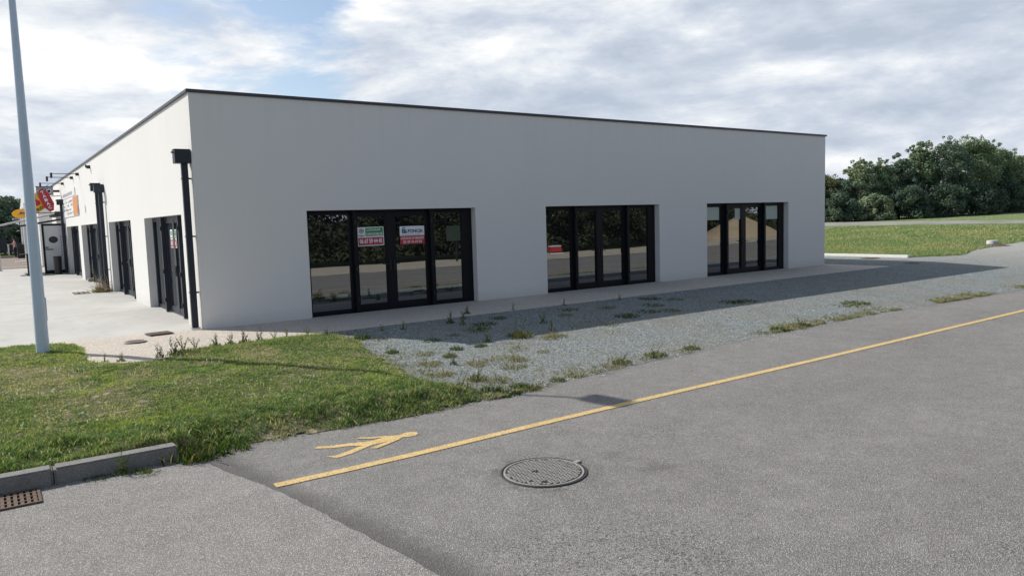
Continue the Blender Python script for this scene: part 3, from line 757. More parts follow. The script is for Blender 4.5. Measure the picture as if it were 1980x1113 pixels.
mb = MB(); mb.box(-.16, .20, -.11, .12, 0, .14); t = mb.build('stone_block', M['stone'], bevel=.02); t.location = (0.10, 19.3, 0); tag(t, 'pale stone block lying at the foot of the third shop opening', 'stone')

# ------------------------------------------------------------------ neighbouring building beyond
nb = thing('neighbour_building', 'white gabled shop building at the far end of the forecourt', 'building', (-0.45, 40, 0))
mb = MB()
prof = [(0, -.1), (26, -.1), (26, 4.1), (20.5, 5.0), (0, 5.0)]
mb.poly([(0, y, z) for y, z in reversed(prof)]); mb.poly([(14, y, z) for y, z in prof])
for i in range(5):
    (y0, z0), (y1, z1) = prof[i], prof[(i+1) % 5]; mb.poly([(0, y0, z0), (0, y1, z1), (14, y1, z1), (14, y0, z0)])
mb.build('wall', M['white'], nb)
for y0, y1, z1 in [(1.5, 4.2, 2.6), (7, 11, 2.9), (13, 16.5, 2.9), (18.5, 21.0, 2.9), (22, 25.5, 3.3)]:
    mb = MB(); mb.box(-.05, .02, y0, y1, 0, z1); d_ = mb.build('shop_door', M['greypanel'], nb)
    mb = MB(); mb.box(-.062, -.052, y0 + .15, y1 - .15, .15, z1 - .25); mb.build('pane', M['door_glass'], d_)
for y0 in (5.2, 12, 17.2, 21.4):
    mb = MB(); mb.box(-.16, -.004, y0, y0 + .5, 0, 4.2); mb.build('pilaster', M['white'], nb)
mb = MB(); mb.box(-.10, -.004, 14.5, 15.1, 3.6, 4.5); mb.build('window', M['greypanel'], nb)
mb = MB(); mb.box(-.6, -.01, 22.6, 25.9, 3.35, 3.5); mb.build('canopy', M['greypanel'], nb)

# fence line, boards, bollard at the end of the car park
t = thing('notice_board', 'wide dark board on short legs in front of the far trees', 'board', (-1.95, 77.5, 0))
mb = MB(); mb.box(-1.0, .62, -.06, .06, .42, 1.72); mb.build('panel', M['navy'], t)
for xx in (-.8, .42):
    mb = MB(); mb.box(xx - .1, xx + .1, -.05, .05, 0, .419); mb.build('leg', M['black'], t)
t = thing('gate_panel', 'small dark barred gate panel beside the wide board', 'gate', (-0.75, 77.6, 0))
mb = MB(); mb.box(-.30, .5, -.03, .03, 0.62, .70); mb.box(-.30, .5, -.03, .03, 1.60, 1.70); mb.box(-.31, -.22, -.035, .035, 0, 1.72)
for k in range(6): mb.box(-.2 + k*.12, -.16 + k*.12, -.02, .02, .7, 1.6)
mb.build('bars', M['black'], t)
mb = MB(); mb.poly([(-.2, .02, .72), (.48, .02, .72), (.48, .02, 1.58), (-.2, .02, 1.58)]); mb.build('infill', M['navy'], t)
t = MB(); t.tube((0, 0, 0), (0, 0, 1.05), .07, .07, 12); t.tube((0, 0, 1.05), (0, 0, 1.09), .07, .03, 12); o = t.build('bollard', M['white']); o.location = (-1.28, 76.0, 0); tag(o, 'short white bollard at the end of the car park', 'bollard')
mb = MB(); mb.box(-60, 0.3, 64.02, 64.22, -.1, .10); tag(mb.build('kerb_edge', M['kerb']), 'dark low kerb between the car park and far grass', 'kerb', kind='structure')

# ------------------------------------------------------------------ person
def skin_mesh(name, pts, edges, radii, m, parent, root=0, sub=1):
    me = bpy.data.meshes.new(name); me.from_pydata([tuple(p) for p in pts], edges, [])
    o = bpy.data.objects.new(name, me); COL.objects.link(o)
    o.modifiers.new('skin', 'SKIN'); me.skin_vertices[0].data[root].use_root = True
    for i, r in enumerate(radii): me.skin_vertices[0].data[i].radius = (r, r) if isinstance(r, (int, float)) else r
    sm = o.modifiers.new('sub', 'SUBSURF'); sm.levels = sub; sm.render_levels = sub
    dg = bpy.context.evaluated_depsgraph_get(); dg.update()
    nm = bpy.data.meshes.new_from_object(o.evaluated_get(dg)); nm.name = name
    COL.objects.unlink(o); bpy.data.objects.remove(o); bpy.data.meshes.remove(me)
    nm.materials.clear(); nm.materials.append(m); nm.polygons.foreach_set('use_smooth', [True] * len(nm.polygons))
    q = link(bpy.data.objects.new(name, nm)); q.parent = parent
    return q
def person():
    t = thing('person', 'person in pink top and navy trousers standing by the black bin', 'person', (-1.12, 63.2, 0), 0)
    # faces -x, one arm reaching forward
    P = [(0, 0, .93), (0, 0, 1.12), (0, 0, 1.36), (-.01, 0, 1.47), (-.03, 0, 1.54), (-.04, 0, 1.62), (-.035, 0, 1.70)]
    E_ = [(0, 1), (1, 2), (2, 3), (3, 4), (4, 5), (5, 6)]; Rr = [(.13, .10), (.12, .095), (.15, .10), .055, .06, .085, .065]
    def add(p, r, to):
        P.append(p); Rr.append(r); E_.append((to, len(P) - 1)); return len(P) - 1
    for s in (-1, 1):
        h = add((0, s*.09, .88), .085, 0); k = add((-.03 + s*.03, s*.10, .49), .058, h); a = add((.02 + s*.03, s*.10, .09), .042, k); add((-.15 + s*.03, s*.11, .04), .035, a)
        sh = add((0, s*.19, 1.39), .058, 2)
        if s > 0: el = add((-.20, s*.22, 1.20), .045, sh); wr = add((-.42, s*.16, 1.22), .033, el); hd = add((-.50, s*.15, 1.22), .034, wr); d = (-1, 0)
        else: el = add((.03, s*.24, 1.10), .045, sh); wr = add((-.10, s*.23, .88), .033, el); hd = add((-.13, s*.22, .80), .034, wr); d = (-.3, -1)
        hx, hy, hz = P[hd]
        for k2, (L1, off) in enumerate(((.075, -.03), (.085, -.01), (.08, .01), (.065, .03))):
            f1 = add((hx + d[0]*L1*.6, hy + off, hz + d[1]*L1*.6), .010, hd); add((hx + d[0]*L1 - .01, hy + off, hz + d[1]*L1 - .012), .008, f1)
        add((hx + d[0]*.03 - .02, hy - s*.05, hz + d[1]*.03), .010, hd)
    nz = add((-.13, 0, 1.625), .014, 5)
    body = skin_mesh('body', P, E_, Rr, M['skin'], t, 0, 2)
    face = MB()
    for s in (-1, 1): face.box(-.128, -.118, s*.033 - .010, s*.033 + .010, 1.645, 1.657)
    face.box(-.126, -.115, -.022, .022, 1.572, 1.58)
    face.build('face_features', M['hair'], t)
    grow = lambda r, k: tuple(x + k for x in r) if isinstance(r, tuple) else r + k
    skin_mesh('shirt', [(0, 0, .92), (0, 0, 1.12), (0, 0, 1.36), (-.008, 0, 1.455), (0, .19, 1.39), (-.13, .215, 1.27), (0, -.19, 1.39), (.02, -.23, 1.20)], [(0, 1), (1, 2), (2, 3), (2, 4), (4, 5), (2, 6), (6, 7)], [(.155, .125), (.14, .115), (.165, .118), .065, .075, .064, .075, .064], M['pink_shirt'], t, 1, 2)
    skin_mesh('trousers', [(0, 0, .95), (0, .09, .86), (0, .10, .49), (.05, .10, .10), (0, -.09, .86), (-.06, -.10, .49), (-.01, -.10, .10)], [(0, 1), (1, 2), (2, 3), (0, 4), (4, 5), (5, 6)], [(.15, .125), .105, .078, .068, .105, .078, .068], M['jeans'], t, 0, 2)
    skin_mesh('hair', [(.02, 0, 1.60), (.01, 0, 1.70), (-.04, 0, 1.735)], [(0, 1), (1, 2)], [.075, .088, .07], M['hair'], t, 1, 2)
person()

# ------------------------------------------------------------------ street lamp
def lamp():
    t = thing('street_lamp', 'tall pale blue-grey tapered lamp post standing in the lawn corner', 'street lamp', (-2.81, -0.88, -0.02))
    mb = MB(); zs = np.linspace(-.05, 6.9, 10); mb.lathe([(0.102 - .060 * (z_ / 6.9), z_) for z_ in zs] + [(0, 6.91)], n=28); mb.build('pole', M['pole'], t, smooth=True)
    mb = MB()
    pts = [(0, 0, 6.8), (.03, -.05, 7.02), (.12, -.16, 7.14), (.28, -.40, 7.20)]
    mb.path(pts, [.035, .033, .031, .03], 12); mb.build('arm', M['pole'], t, smooth=True)
    mb = MB(); mb.box(-.19, .19, -.46, .28, -.05, .07); hd = mb.build('lamp_head', M['steel'], t, bevel=.03); hd.location = (.38, -.60, 7.21); hd.rotation_euler = (.12, 0, .22)
    mb = MB(); mb.box(-.12, .12, -.38, .05, -.062, -.052); mb.build('lens', M['offwhite'], hd)
    mb = MB(); mb.box(-.045, .045, -.107, -.085, .55, .95); dd = mb.build('access_door', M['pole'], t, bevel=.006); dd.rotation_euler = (0, 0, 2.2)
lamp()

# ------------------------------------------------------------------ kerb stones
for i, (a, b, lb) in enumerate([(-3.145, -2.08, 'weathered kerb stone ending at the right with weeds in front'), (-4.20, -3.155, 'weathered kerb stone on the left behind the rusty drain'), (-5.25, -4.21, 'weathered kerb stone past the drain, second from the end'), (-6.30, -5.26, 'weathered kerb stone farthest along the lawn')]):
    mb = MB(); mb.box(a, b, -7.84, -7.66, -.45, -.145)
    o = mb.build('kerb_stone', M['kerb'], bevel=.018)
    tag(o, lb, 'kerb stone', 'kerb stones along the lawn')
# drains and covers
def grate(name, label, x0, x1, y0, y1, z, m, bars=9, rz=0.0, cat='drain grate', ribs=2, group=None):
    t = thing(name, label, cat, ((x0+x1)/2, (y0+y1)/2, z), rz, group)
    w, d = (x1-x0)/2, (y1-y0)/2
    mb = MB(); mb.poly([(-w, -d, .004), (w, -d, .004), (w, d, .004), (-w, d, .004)]); mb.build('pit', M['pit'], t)
    mb = MB(); e = .022
    mb.box(-w, w, -d, -d+e, .005, .02); mb.box(-w, w, d-e, d, .005, .02); mb.box(-w, -w+e, -d+e, d-e, .005, .02); mb.box(w-e, w, -d+e, d-e, .005, .02)
    mb.build('frame', m, t)
    mb = MB()
    for k in range(bars):
        xx = -w + e + (k + .5) * (2*w - 2*e) / bars; bw = (2*w) / bars * .28
        mb.box(xx - bw, xx + bw, -d + e, d - e, .006, .018)
    for k in range(ribs):
        yy = -d + (k + 1) * 2 * d / (ribs + 1); mb.box(-w + e, w - e, yy - .008, yy + .008, .008, .0195)
    mb.build('bars', m, t)
grate('drain_grate', 'rusty slotted drain grate set in the asphalt below the kerb', -3.98, -3.27, -8.30, -7.88, -.30, M['rust'], 14, 0.0, ribs=3)
grate('drain_grate', 'rusty rectangular drain grate in the pebbled pavement near the corner', -1.05, -.62, -.19, .17, .0, M['rust'], 9, 0.12)
grate('drain_grate', 'flat dark double slot drain in the concrete forecourt by the dry bush', -1.16, -.68, 12.4, 13.3, -.004, M['kerb'], 3, 0.0, ribs=1)
grate('drain_grate', 'small dark drain grate in gravel beside the far pale kerb', 25.7, 26.3, .25, .75, -.005, M['rust'], 8)
t = thing('access_cover', 'small round brown access cover in the pebbled pavement', 'manhole cover', (-1.38, -.80, .004))
mb = MB(); mb.lathe([(.0, .012), (.15, .012), (.152, .003)], n=28); mb.build('lid', M['rust'], t)
mb = MB(); mb.lathe([(.154, .003), (.156, .010), (.19, .010), (.195, .002)], n=28); mb.build('ring', M['iron'], t)

def manhole():
    t = thing('manhole_cover', 'round cast iron manhole cover with studded pattern in the road', 'manhole cover', (.49, -10.50, -.30), .15)
    mb = MB(); mb.lathe([(.394, .004), (.396, .012), (.412, .012), (.416, .002)], n=56); mb.build('ring', M['ring_iron'], t); t.scale = (.96, .96, 1)
    mb = MB(); mb.lathe([(.0, .003), (.394, .003), (.394, .0035)], n=56); mb.build('gap', M['pit'], t)
    mb = MB(); mb.lathe([(.0, .006), (.366, .006)], n=56, mi=0); mb.lathe([(.366, .006), (.367, .012), (.384, .012), (.386, .004)], n=56, mi=1)
    s = .036
    for i in range(-12, 13):
        for j in range(-12, 13):
            x, y = i*s + (s/2 if j % 2 else 0), j*s*.9
            if math.hypot(x, y) > .352: continue
            if math.hypot(x + .05, y - .05) < .028 or math.hypot(x + .27, y + .10) < .03 or math.hypot(x + .2, y + .2) < .03: continue
            if (i + j) % 2: mb.box(x - .015, x + .015, y - .0075, y + .0075, .006, .013, 1)
            else: mb.box(x - .0075, x + .0075, y - .015, y + .015, .006, .013, 1)
    mb.build('lid', [M['ring_iron'], M['iron']], t)
    mb = MB()
    for x, y in ((-.05, .05), (-.27, -.10), (-.2, -.2)): mb.box(x - .022, x + .022, y - .012, y + .012, .0061, .0075)
    mb.build('pick_hole', M['pit'], t)
    mb = MB(); mb.box(.385, .455, -.085, -.025, .004, .018); mb.build('hinge', M['iron'], t, bevel=.004)
manhole()
# far kerb edging and stub
mb = MB(); mb.box(26.98, 27.2, -.55, 12, -.15, .09)
tag(mb.build('kerb_edging', M['white'], bevel=.02), 'pale concrete edging between gravel and lawn beyond the building', 'kerb')
t = thing('concrete_stub', 'short pale concrete pipe stub at the lawn edge', 'pipe stub', (35.5, -.25, .09))
mb = MB(); mb.lathe([(.0, .26), (.20, .26), (.24, .25), (.25, 0)], n=24); mb.build('stub', M['offwhite'], t, smooth=True)
mb = MB(); mb.lathe([(0, .10), (.35, .09), (.60, .03), (.8, 0.0)], n=20); mb.build('rubble_collar', M['rust'], t)

# ------------------------------------------------------------------ grass
def blades(x, y, z, h, w, col, lean=0.5, r=rng):
    """five-vertex bent blades; returns verts, [quads, tris], colours"""
    n = len(x); a = r.uniform(0, 2*PI, n); b = r.uniform(0, 2*PI, n)
    dx, dy = np.cos(a)*w/2, np.sin(a)*w/2
    L = lean * h * r.uniform(.2, 1.2, n); bx, by = np.cos(b)*L, np.sin(b)*L
    V = np.zeros((n, 5, 3), np.float32)
    V[:, 0] = np.stack([x-dx, y-dy, z], 1); V[:, 1] = np.stack([x+dx, y+dy, z], 1)
    V[:, 2] = np.stack([x+dx*.8+bx*.35, y+dy*.8+by*.35, z+h*.6], 1); V[:, 3] = np.stack([x-dx*.8+bx*.35, y-dy*.8+by*.35, z+h*.6], 1)
    V[:, 4] = np.stack([x+bx, y+by, z+h], 1)
    k = np.arange(n)[:, None]*5
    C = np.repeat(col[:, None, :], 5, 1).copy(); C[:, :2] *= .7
    return V.reshape(-1, 3), [k + np.array([[0, 1, 2, 3]]), k + np.array([[3, 2, 4]])], C.reshape(-1, 3)

LAWN = [(-12, .42), (-3.4, .45), (-2.75, .25), (-2.3, -.16), (-2.22, -1.2), (-2.34, -2.35), (-1.9, -2.85), (-1.45, -3.0), (-.9, -2.6), (-.45, -2.45), (.5, -2.42), (1.5, -2.45), (1.75, -2.7), (1.85, -3.3), (1.62, -4.3), (1.55, -5.2), (1.40, -6.2), (1.55, -6.9), (1.78, -7.8), (.87, -7.92), (-.48, -7.82), (-1.4, -7.72), (-2.0, -7.66), (-12, -7.66)]
def lawn_h(x, y):
    x = np.atleast_1d(np.asarray(x, float)); y = np.atleast_1d(np.asarray(y, float))
    d = np.where(in_poly(x, y, LAWN), edge_dist(x, y, LAWN), 0.0)
    rise = np.interp(y, [-7.7, -5, -2.5, .5], [.145, .10, .03, .0])
    soft = np.clip(d / np.where((x < -1.9) & (y < -7.0), .05, .45), 0, 1)
    return T(x, y) + rise * soft + .035 * soft * (vnoise(x*1.6, y*1.6, 3) - .5) + .02 * soft * (vnoise(x*5, y*5, 4) - .5)
def lawn_mesh():
    s = .09; xs = np.arange(-12, 2.1, s); ys = np.arange(-8.1, .6, s)
    X, Y = np.meshgrid(xs, ys, indexing='ij'); x, y = X.ravel(), Y.ravel()
    d = edge_dist(x, y, LAWN); ins = in_poly(x, y, LAWN) | (d < .05 + .10 * (vnoise(x*6, y*6, 8) - .5))
    ins &= ~((x < -2.0) & (y < -7.68))
    Z = lawn_h(x, y) + .007
    n = len(ys); F = np.array([[i*n+j, (i+1)*n+j, (i+1)*n+j+1, i*n+j+1] for i in range(len(xs)-1) for j in range(n-1)])
    F = F[ins[F].all(1)]
    me = np_mesh('lawn', np.stack([x, y, Z], 1), [F], M['lawn'])
    bm = bmesh.new(); bm.from_mesh(me); bmesh.ops.delete(bm, geom=[v for v in bm.verts if not v.link_faces], context='VERTS'); bm.to_mesh(me); bm.free()
    me.polygons.foreach_set('use_smooth', [True]*len(me.polygons))
    tag(link(bpy.data.objects.new('lawn', me)), kind='structure')
lawn_mesh()
def lawn_grass():
    n = 420000
    x = rng.uniform(-7.2, 2.0, n); y = rng.uniform(-8.1, .6, n)
    keep = (x > -4.4 - .25*(y + 8)) ; x, y = x[keep], y[keep]
    ins = in_poly(x, y, LAWN); d = edge_dist(x, y, LAWN); sd = np.where(ins, d, -d)
    p1 = vnoise(x*.9+3, y*.9+1, 21); p2 = vnoise(x*2.3, y*2.3, 22); p3 = vnoise(x*6, y*6, 23)
    bare = np.clip((p1*.45 + p2*.55 - .53) * 6, 0, 1)
    left_bare = np.exp(-(((x + 3.6)/1.1)**2 + ((y + 2.9)/1.2)**2)) ; right_bare = np.exp(-(((x - .2)/.55)**2 + ((y + 5.4)/.5)**2))
    bare = np.clip(bare + .8*left_bare + .7*right_bare, 0, 1)
    dens = np.clip((sd + .05 + .12*(p3 - .5)) / .12, 0, 1) * (1 - .62*bare)
    p4 = vnoise(x*13, y*13, 24); dens *= np.clip(.25 + 1.5*p4, 0, 1)
    east = np.clip((x - .9)/.8, 0, 1); dens *= (1 - .45*east*(p2 < .5)) * (1 - .6*np.clip((x - 1.0)/.7, 0, 1)*(y < -6.3))
    k = rng.random(len(x)) < dens
    x, y, sd, bare, p1, p2, p3, p4 = x[k], y[k], sd[k], bare[k], p1[k], p2[k], p3[k], p4[k]
    front = np.clip(1 - np.abs(y + 7.35)/.75, 0, 1) * (x > -3.6)           # long fringe above road and kerb
    top = np.clip(1 - np.abs(y + 2.75)/.35, 0, 1) * (x > -1.6) * (x < 1.4)
    poleside = (y > -2.2) * 1.0
    h = rng.uniform(.012, .038, len(x)) * (.7 + .9*p2) + front * rng.uniform(.0, .085, len(x)) * np.clip(p3*2.6 - .75, .05, 1.6) + top * rng.uniform(0, .09, len(x)) + poleside * rng.uniform(0, .015, len(x))
    h *= (1 - .4*bare) * (.55 + .9*p4)
    g = np.stack([np.full(len(x), .245), np.full(len(x), .33), np.full(len(x), .13)], 1)
    lime = np.array([.37, .46, .13]); dark = np.array([.115, .195, .065]); dry = np.array([.60, .52, .36])
    t = (np.clip((vnoise(x*1.3+9, y*1.3, 31) - .40)*3.2, 0, 1) * (1 - .8*front))[:, None]; g = g*(1-t) + lime*t
    t = np.clip(front*.8*(rng.random(len(x)) < .75) + .35*(p3 > .6), 0, .9)[:, None]; g = g*(1-t) + dark*t
    t = (rng.random(len(x)) < (.24 + .65*bare + .25*(x > 1.0)))[:, None] * rng.uniform(.5, 1, (len(x), 1)); g = g*(1-t) + dry*t
    g *= rng.uniform(.65, 1.4, (len(x), 1))
    h *= .85
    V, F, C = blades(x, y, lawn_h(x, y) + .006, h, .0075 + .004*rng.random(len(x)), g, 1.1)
    # clover, plantain and other broad leaves close to the ground, in patches; a few white flower heads
    n5 = 190000; x5 = rng.uniform(-5, 1.8, n5); y5 = rng.uniform(-7.85, .4, n5)
    c1 = vnoise(x5*2.1 + 4, y5*2.1, 71); c2 = vnoise(x5*8, y5*8, 72); fr5 = np.clip(1 - np.abs(y5 + 7.3)/.8, 0, 1) * (x5 > -2.6); ea5 = np.clip((x5 - .9)/.5, 0, 1)
    k5 = in_poly(x5, y5, LAWN) & (rng.random(n5) < np.clip(np.clip(c1*3 - 1.3, 0, 1) + .6*fr5 + .35*ea5, 0, 1) * np.clip(c2*2.2 - .5, 0, 1))
    x5, y5, c2, fr5 = x5[k5], y5[k5], c2[k5], fr5[k5]
    gl = np.array([[.155, .26, .105]]) * rng.uniform(.45, 1.55, (len(x5), 1)) * np.where(rng.random((len(x5), 1)) < .12, np.array([[1.7, 1.5, 1.5]]), 1.0)
    V5, F5, C5 = blades(x5, y5, lawn_h(x5, y5) + .008 + (.02 + .07*fr5)*c2*rng.random(len(x5)), rng.uniform(.003, .014, len(x5)), rng.uniform(.012, .024, len(x5)), gl, 3.0)
    F = [np.concatenate([F[0], F5[0] + len(V)]), np.concatenate([F[1], F5[1] + len(V)])]; V = np.concatenate([V, V5]); C = np.concatenate([C, C5])
    x6 = rng.uniform(-4, 1.6, 900); y6 = rng.uniform(-7.6, -2.5, 900); k6 = in_poly(x6, y6, LAWN) & (vnoise(x6*1.5, y6*1.5, 73) > .55); x6, y6 = np.repeat(x6[k6], 4), np.repeat(y6[k6], 4)
    V6, F6, C6 = blades(x6, y6, lawn_h(x6, y6) + .03 + .03*rng.random(len(x6)), np.full(len(x6), .012), np.full(len(x6), .014), np.full((len(x6), 3), .78), 1.0)
    F = [np.concatenate([F[0], F6[0] + len(V)]), np.concatenate([F[1], F6[1] + len(V)])]; V = np.concatenate([V, V6]); C = np.concatenate([C, C6])
    # thin growth and flattened straw spilling over the edges onto gravel and asphalt
    n2 = 60000; x2 = rng.uniform(-3.6, 3.2, n2); y2 = rng.uniform(-8.25, -2.4, n2)
    i2 = in_poly(x2, y2, LAWN); d2 = edge_dist(x2, y2, LAWN); pn = vnoise(x2*4 + 7, y2*4, 61); pm = vnoise(x2*11, y2*11, 62)
    wid = np.where(y2 < -7.4, np.where(x2 < -1.0, .28, .16), np.where(x2 > 1.2, .75, .10))
    k2 = (~i2) & (d2 < wid) & (rng.random(n2) < np.clip(1 - d2/wid, 0, 1) * np.clip(pn*2.4 - .75, 0, 1) * np.clip(pm*1.8 - .3, 0, 1)) & ~((x2 < -2.02) & (y2 < -7.6)) & (y2 > -8.2)
    x2, y2, pn = x2[k2], y2[k2], pn[k2]
    n3 = 60000; x3 = rng.uniform(1.6, 24, n3); ye = np.interp(x3, [1.85, 2.74, 4.05, 5.47, 8.62, 12.41, 17.1, 24], [-7.87, -7.72, -7.57, -7.51, -7.25, -7.21, -7.36, -7.5]); off3 = rng.exponential(.16, n3) - .03
    y3 = ye + off3; q3 = vnoise(x3*1.1, x3*0 + 3.3, 66); q4 = vnoise(x3*5, y3*5, 67)
    k3 = (rng.random(n3) < np.clip(q3*2.6 - 1.05, 0, 1) * np.clip(q4*2 - .45, 0, 1)) & (off3 < .6)
    # and thin straw over the dirty gravel near the lawn
    n4 = 40000; x4 = rng.uniform(1.6, 6.5, n4); y4 = rng.uniform(-7.4, -4.3, n4); q5 = vnoise(x4*1.3, y4*1.3, 68); q6 = vnoise(x4*7, y4*7, 69)
    k4 = rng.random(n4) < .55 * np.clip(q5*3 - 1.55, 0, 1) * np.clip(q6*2 - .7, 0, 1) * np.clip((7 - x4)/4, 0, 1)
    x2 = np.concatenate([x2, x3[k3], x4[k4]]); y2 = np.concatenate([y2, y3[k3], y4[k4]])
    gg = np.where((rng.random(len(x2)) < .62)[:, None], dry[None] * .8, (g[:1] * 0 + np.array([[.15, .21, .075]]))) * rng.uniform(.55, 1.3, (len(x2), 1))
    V2, F2, C2 = blades(x2, y2, T(x2, y2) + .006, rng.uniform(.01, .05, len(x2)), .009 + .004*rng.random(len(x2)), gg, 2.2)
    F = [np.concatenate([F[0], F2[0] + len(V)]), np.concatenate([F[1], F2[1] + len(V)])]; V = np.concatenate([V, V2]); C = np.concatenate([C, C2])
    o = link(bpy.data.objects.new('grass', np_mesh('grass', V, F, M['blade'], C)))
    tag(o, 'short patchy green grass growing on the lawn beside the road', 'grass', kind='stuff')
lawn_grass()
def meadow_grass():
    n = 60000
    u = rng.random(n)**1.6
    x = 27.2 + u*30; y = -1.6 + rng.random(n)*(10 + u*12)
    lim = np.interp(x, [27.2, 27.4, 29.3, 33, 36, 40, 60], [-.4, -.5, -1.45, -.62, -.5, -.35, -.2])
    k = y > lim + .25*(vnoise(x*3, y*3, 5) - .6); x, y = x[k], y[k]
    p = vnoise(x*.5, y*.5, 41); g = np.stack([.23 + .10*p, .33 + .07*p, .16 + .04*p], 1)
    dry = (rng.random(len(x)) < .22 + .4*(p > .62))[:, None]; g = np.where(dry, np.array([[.46, .42, .25]]), g) * rng.uniform(.7, 1.35, (len(x), 1))
    V, F, C = blades(x, y, T(x, y) + .01, rng.uniform(.05, .13, len(x)), .02 + .0012*(x - 27), g, .9)
    tag(link(bpy.data.objects.new('grass', np_mesh('grass', V, F, M['blade'], C))), 'rough mown meadow grass beyond the gravel', 'grass', kind='stuff')
meadow_grass()

def loose_stones():
    n = 14000; q = np.random.default_rng(91)
    x = q.uniform(1.0, 14, n); y = np.where(q.random(n) < .14, np.interp(x, [1.85, 2.74, 4.05, 5.47, 8.62, 12.41, 14], [-7.87, -7.72, -7.57, -7.51, -7.25, -7.21, -7.25]) - q.exponential(.10, n) + .08, q.uniform(-7.7, -2.35, n))
    ok = ~in_poly(x, y, LAWN); x, y = x[ok], y[ok]; n = len(x)
    r = q.uniform(.004, .010, n) * (1 + .6*(q.random(n) < .08)); a = q.uniform(0, PI, n)
    B = np.array([[1, 0, 0], [0, 1, 0], [-1, 0, 0], [0, -1, 0], [0, 0, .8], [0, 0, -.4]])
    P = B[None] * q.uniform(.6, 1.3, (n, 6, 1)) * r[:, None, None]
    X = P[..., 0]*np.cos(a)[:, None] - P[..., 1]*np.sin(a)[:, None]; Y = P[..., 0]*np.sin(a)[:, None] + P[..., 1]*np.cos(a)[:, None]
    V = np.stack([X + x[:, None], Y + y[:, None], P[..., 2] + (T(x, y) + .006)[:, None]], -1)
    F = np.arange(n)[:, None, None]*6 + np.array([[0, 1, 4], [1, 2, 4], [2, 3, 4], [3, 0, 4]])[None]
    c = np.array([.30, .325, .325])[None] * q.uniform(.3, 1.8, (n, 1))
    me = np_mesh('gravel', V.reshape(-1, 3), [F.reshape(-1, 3)], M['pebble'], np.repeat(c, 6, 0))
    tag(link(bpy.data.objects.new('gravel', me)), 'loose grey stones on the gravel strip and along the road edge', 'gravel', kind='stuff')
loose_stones()

# ------------------------------------------------------------------ weeds and tufts
def tuft_mesh(name, n, r, h, cols, lean=.7, w=.008, seed=0, stalks=0, heads=None):
    q = np.random.default_rng(seed)
    a = q.uniform(0, 2*PI, n); rr = r*np.sqrt(q.random(n))
    x, y = np.cos(a)*rr, np.sin(a)*rr
    hh = h*q.uniform(.35, 1, n)*(1 - .45*rr/r)
    c = np.array(cols)[q.integers(0, len(cols), n)] * q.uniform(.6, 1.35, (n, 1))
    V, F, C = blades(x, y, np.full(n, -.01), hh, w, c, lean, q)
    Vs, Qs, Ts, Cs = [V], [F[0]], [F[1]], [C]; base = len(V)
    # leafy stalks: thin stem with small leaf cards and seed heads
    for s in range(stalks):
        a0 = q.uniform(0, 2*PI); px, py = np.cos(a0)*r*.5*q.random(), np.sin(a0)*r*.5*q.random()
        H_ = h*q.uniform(1.0, 1.9); lx, ly = q.normal(0, .22, 2)*H_
        m_ = 34; tt = np.linspace(.12, 1, m_)
        jx = q.normal(0, .085*H_, m_)*tt; jy = q.normal(0, .085*H_, m_)*tt
        X, Y, Z = px + lx*tt**1.5 + jx, py + ly*tt**1.5 + jy, H_*tt
        sz = q.uniform(.005, .013, m_)*(1.3 - .5*tt)
        cc = np.array(heads if heads is not None else cols[0])[None]*q.uniform(.7, 1.4, (m_, 1))
        V2, F2, C2 = blades(X, Y, Z, sz*1.6, sz*1.1, cc, 1.2, q)
        Vs.append(V2); Qs.append(F2[0]+base); Ts.append(F2[1]+base); Cs.append(C2); base += len(V2)
        st = 8; t2 = np.linspace(0, 1, st+1); cx, cy, cz = px + lx*t2**1.5, py + ly*t2**1.5, H_*t2
        sv = np.zeros((st+1, 2, 3)); sv[:, 0] = np.stack([cx-.0018, cy, cz], 1); sv[:, 1] = np.stack([cx+.0018, cy+.001, cz], 1)
        k = np.arange(st)[:, None]*2
        Vs.append(sv.reshape(-1, 3)); Qs.append(k + np.array([[0, 1, 3, 2]]) + base); Cs.append(np.tile(np.array(cols[-1])*.8, ((st+1)*2, 1))); base += (st+1)*2
    return np_mesh(name, np.concatenate(Vs), [np.concatenate(Qs), np.concatenate(Ts)], M['blade'], np.concatenate(Cs))
GREEN = [(.07, .13, .03), (.10, .16, .045), (.05, .09, .025), (.16, .18, .06)]
DRY = [(.36, .29, .17), (.28, .22, .12), (.42, .36, .24), (.20, .19, .08)]
MIX = GREEN + DRY[:2]
TM = {
 'green': [tuft_mesh('weed_tuft', 170, .16, .17, MIX, .8, .010, 11, 2), tuft_mesh('weed_tuft', 140, .14, .12, GREEN, .9, .011, 12)],
 'dry': [tuft_mesh('dry_tuft', 190, .20, .10, DRY, 1.2, .008, 13, 1, (.4, .34, .2)), tuft_mesh('dry_tuft', 150, .17, .08, DRY + GREEN[:1], 1.3, .008, 14)],
 'stalk': [tuft_mesh('weed_stalk', 40, .09, .12, GREEN, .8, .010, 15, 5, (.12, .14, .07)), tuft_mesh('weed_stalk', 30, .07, .10, MIX, .8, .010, 16, 3, (.2, .2, .1))],
 'low': [tuft_mesh('low_weed', 200, .22, .06, GREEN[:3], 1.4, .013, 17), tuft_mesh('low_weed', 160, .18, .05, MIX, 1.4, .012, 18)],
}
LAB = {'green': ('weed_tuft', 'small green weed tuft growing out of the grey gravel', 'green weed tufts in the gravel'),
       'dry': ('dry_tuft', 'straw-coloured dry tuft lying on the sunlit gravel', 'dry tufts in the gravel'),
       'stalk': ('weed_stalk', 'thin upright seeding weed at the edge of the gravel', 'thin seeding weeds in the gravel'),
       'low': ('low_weed', 'low dark creeping weed flat on the gravel', 'low creeping weeds in the gravel')}
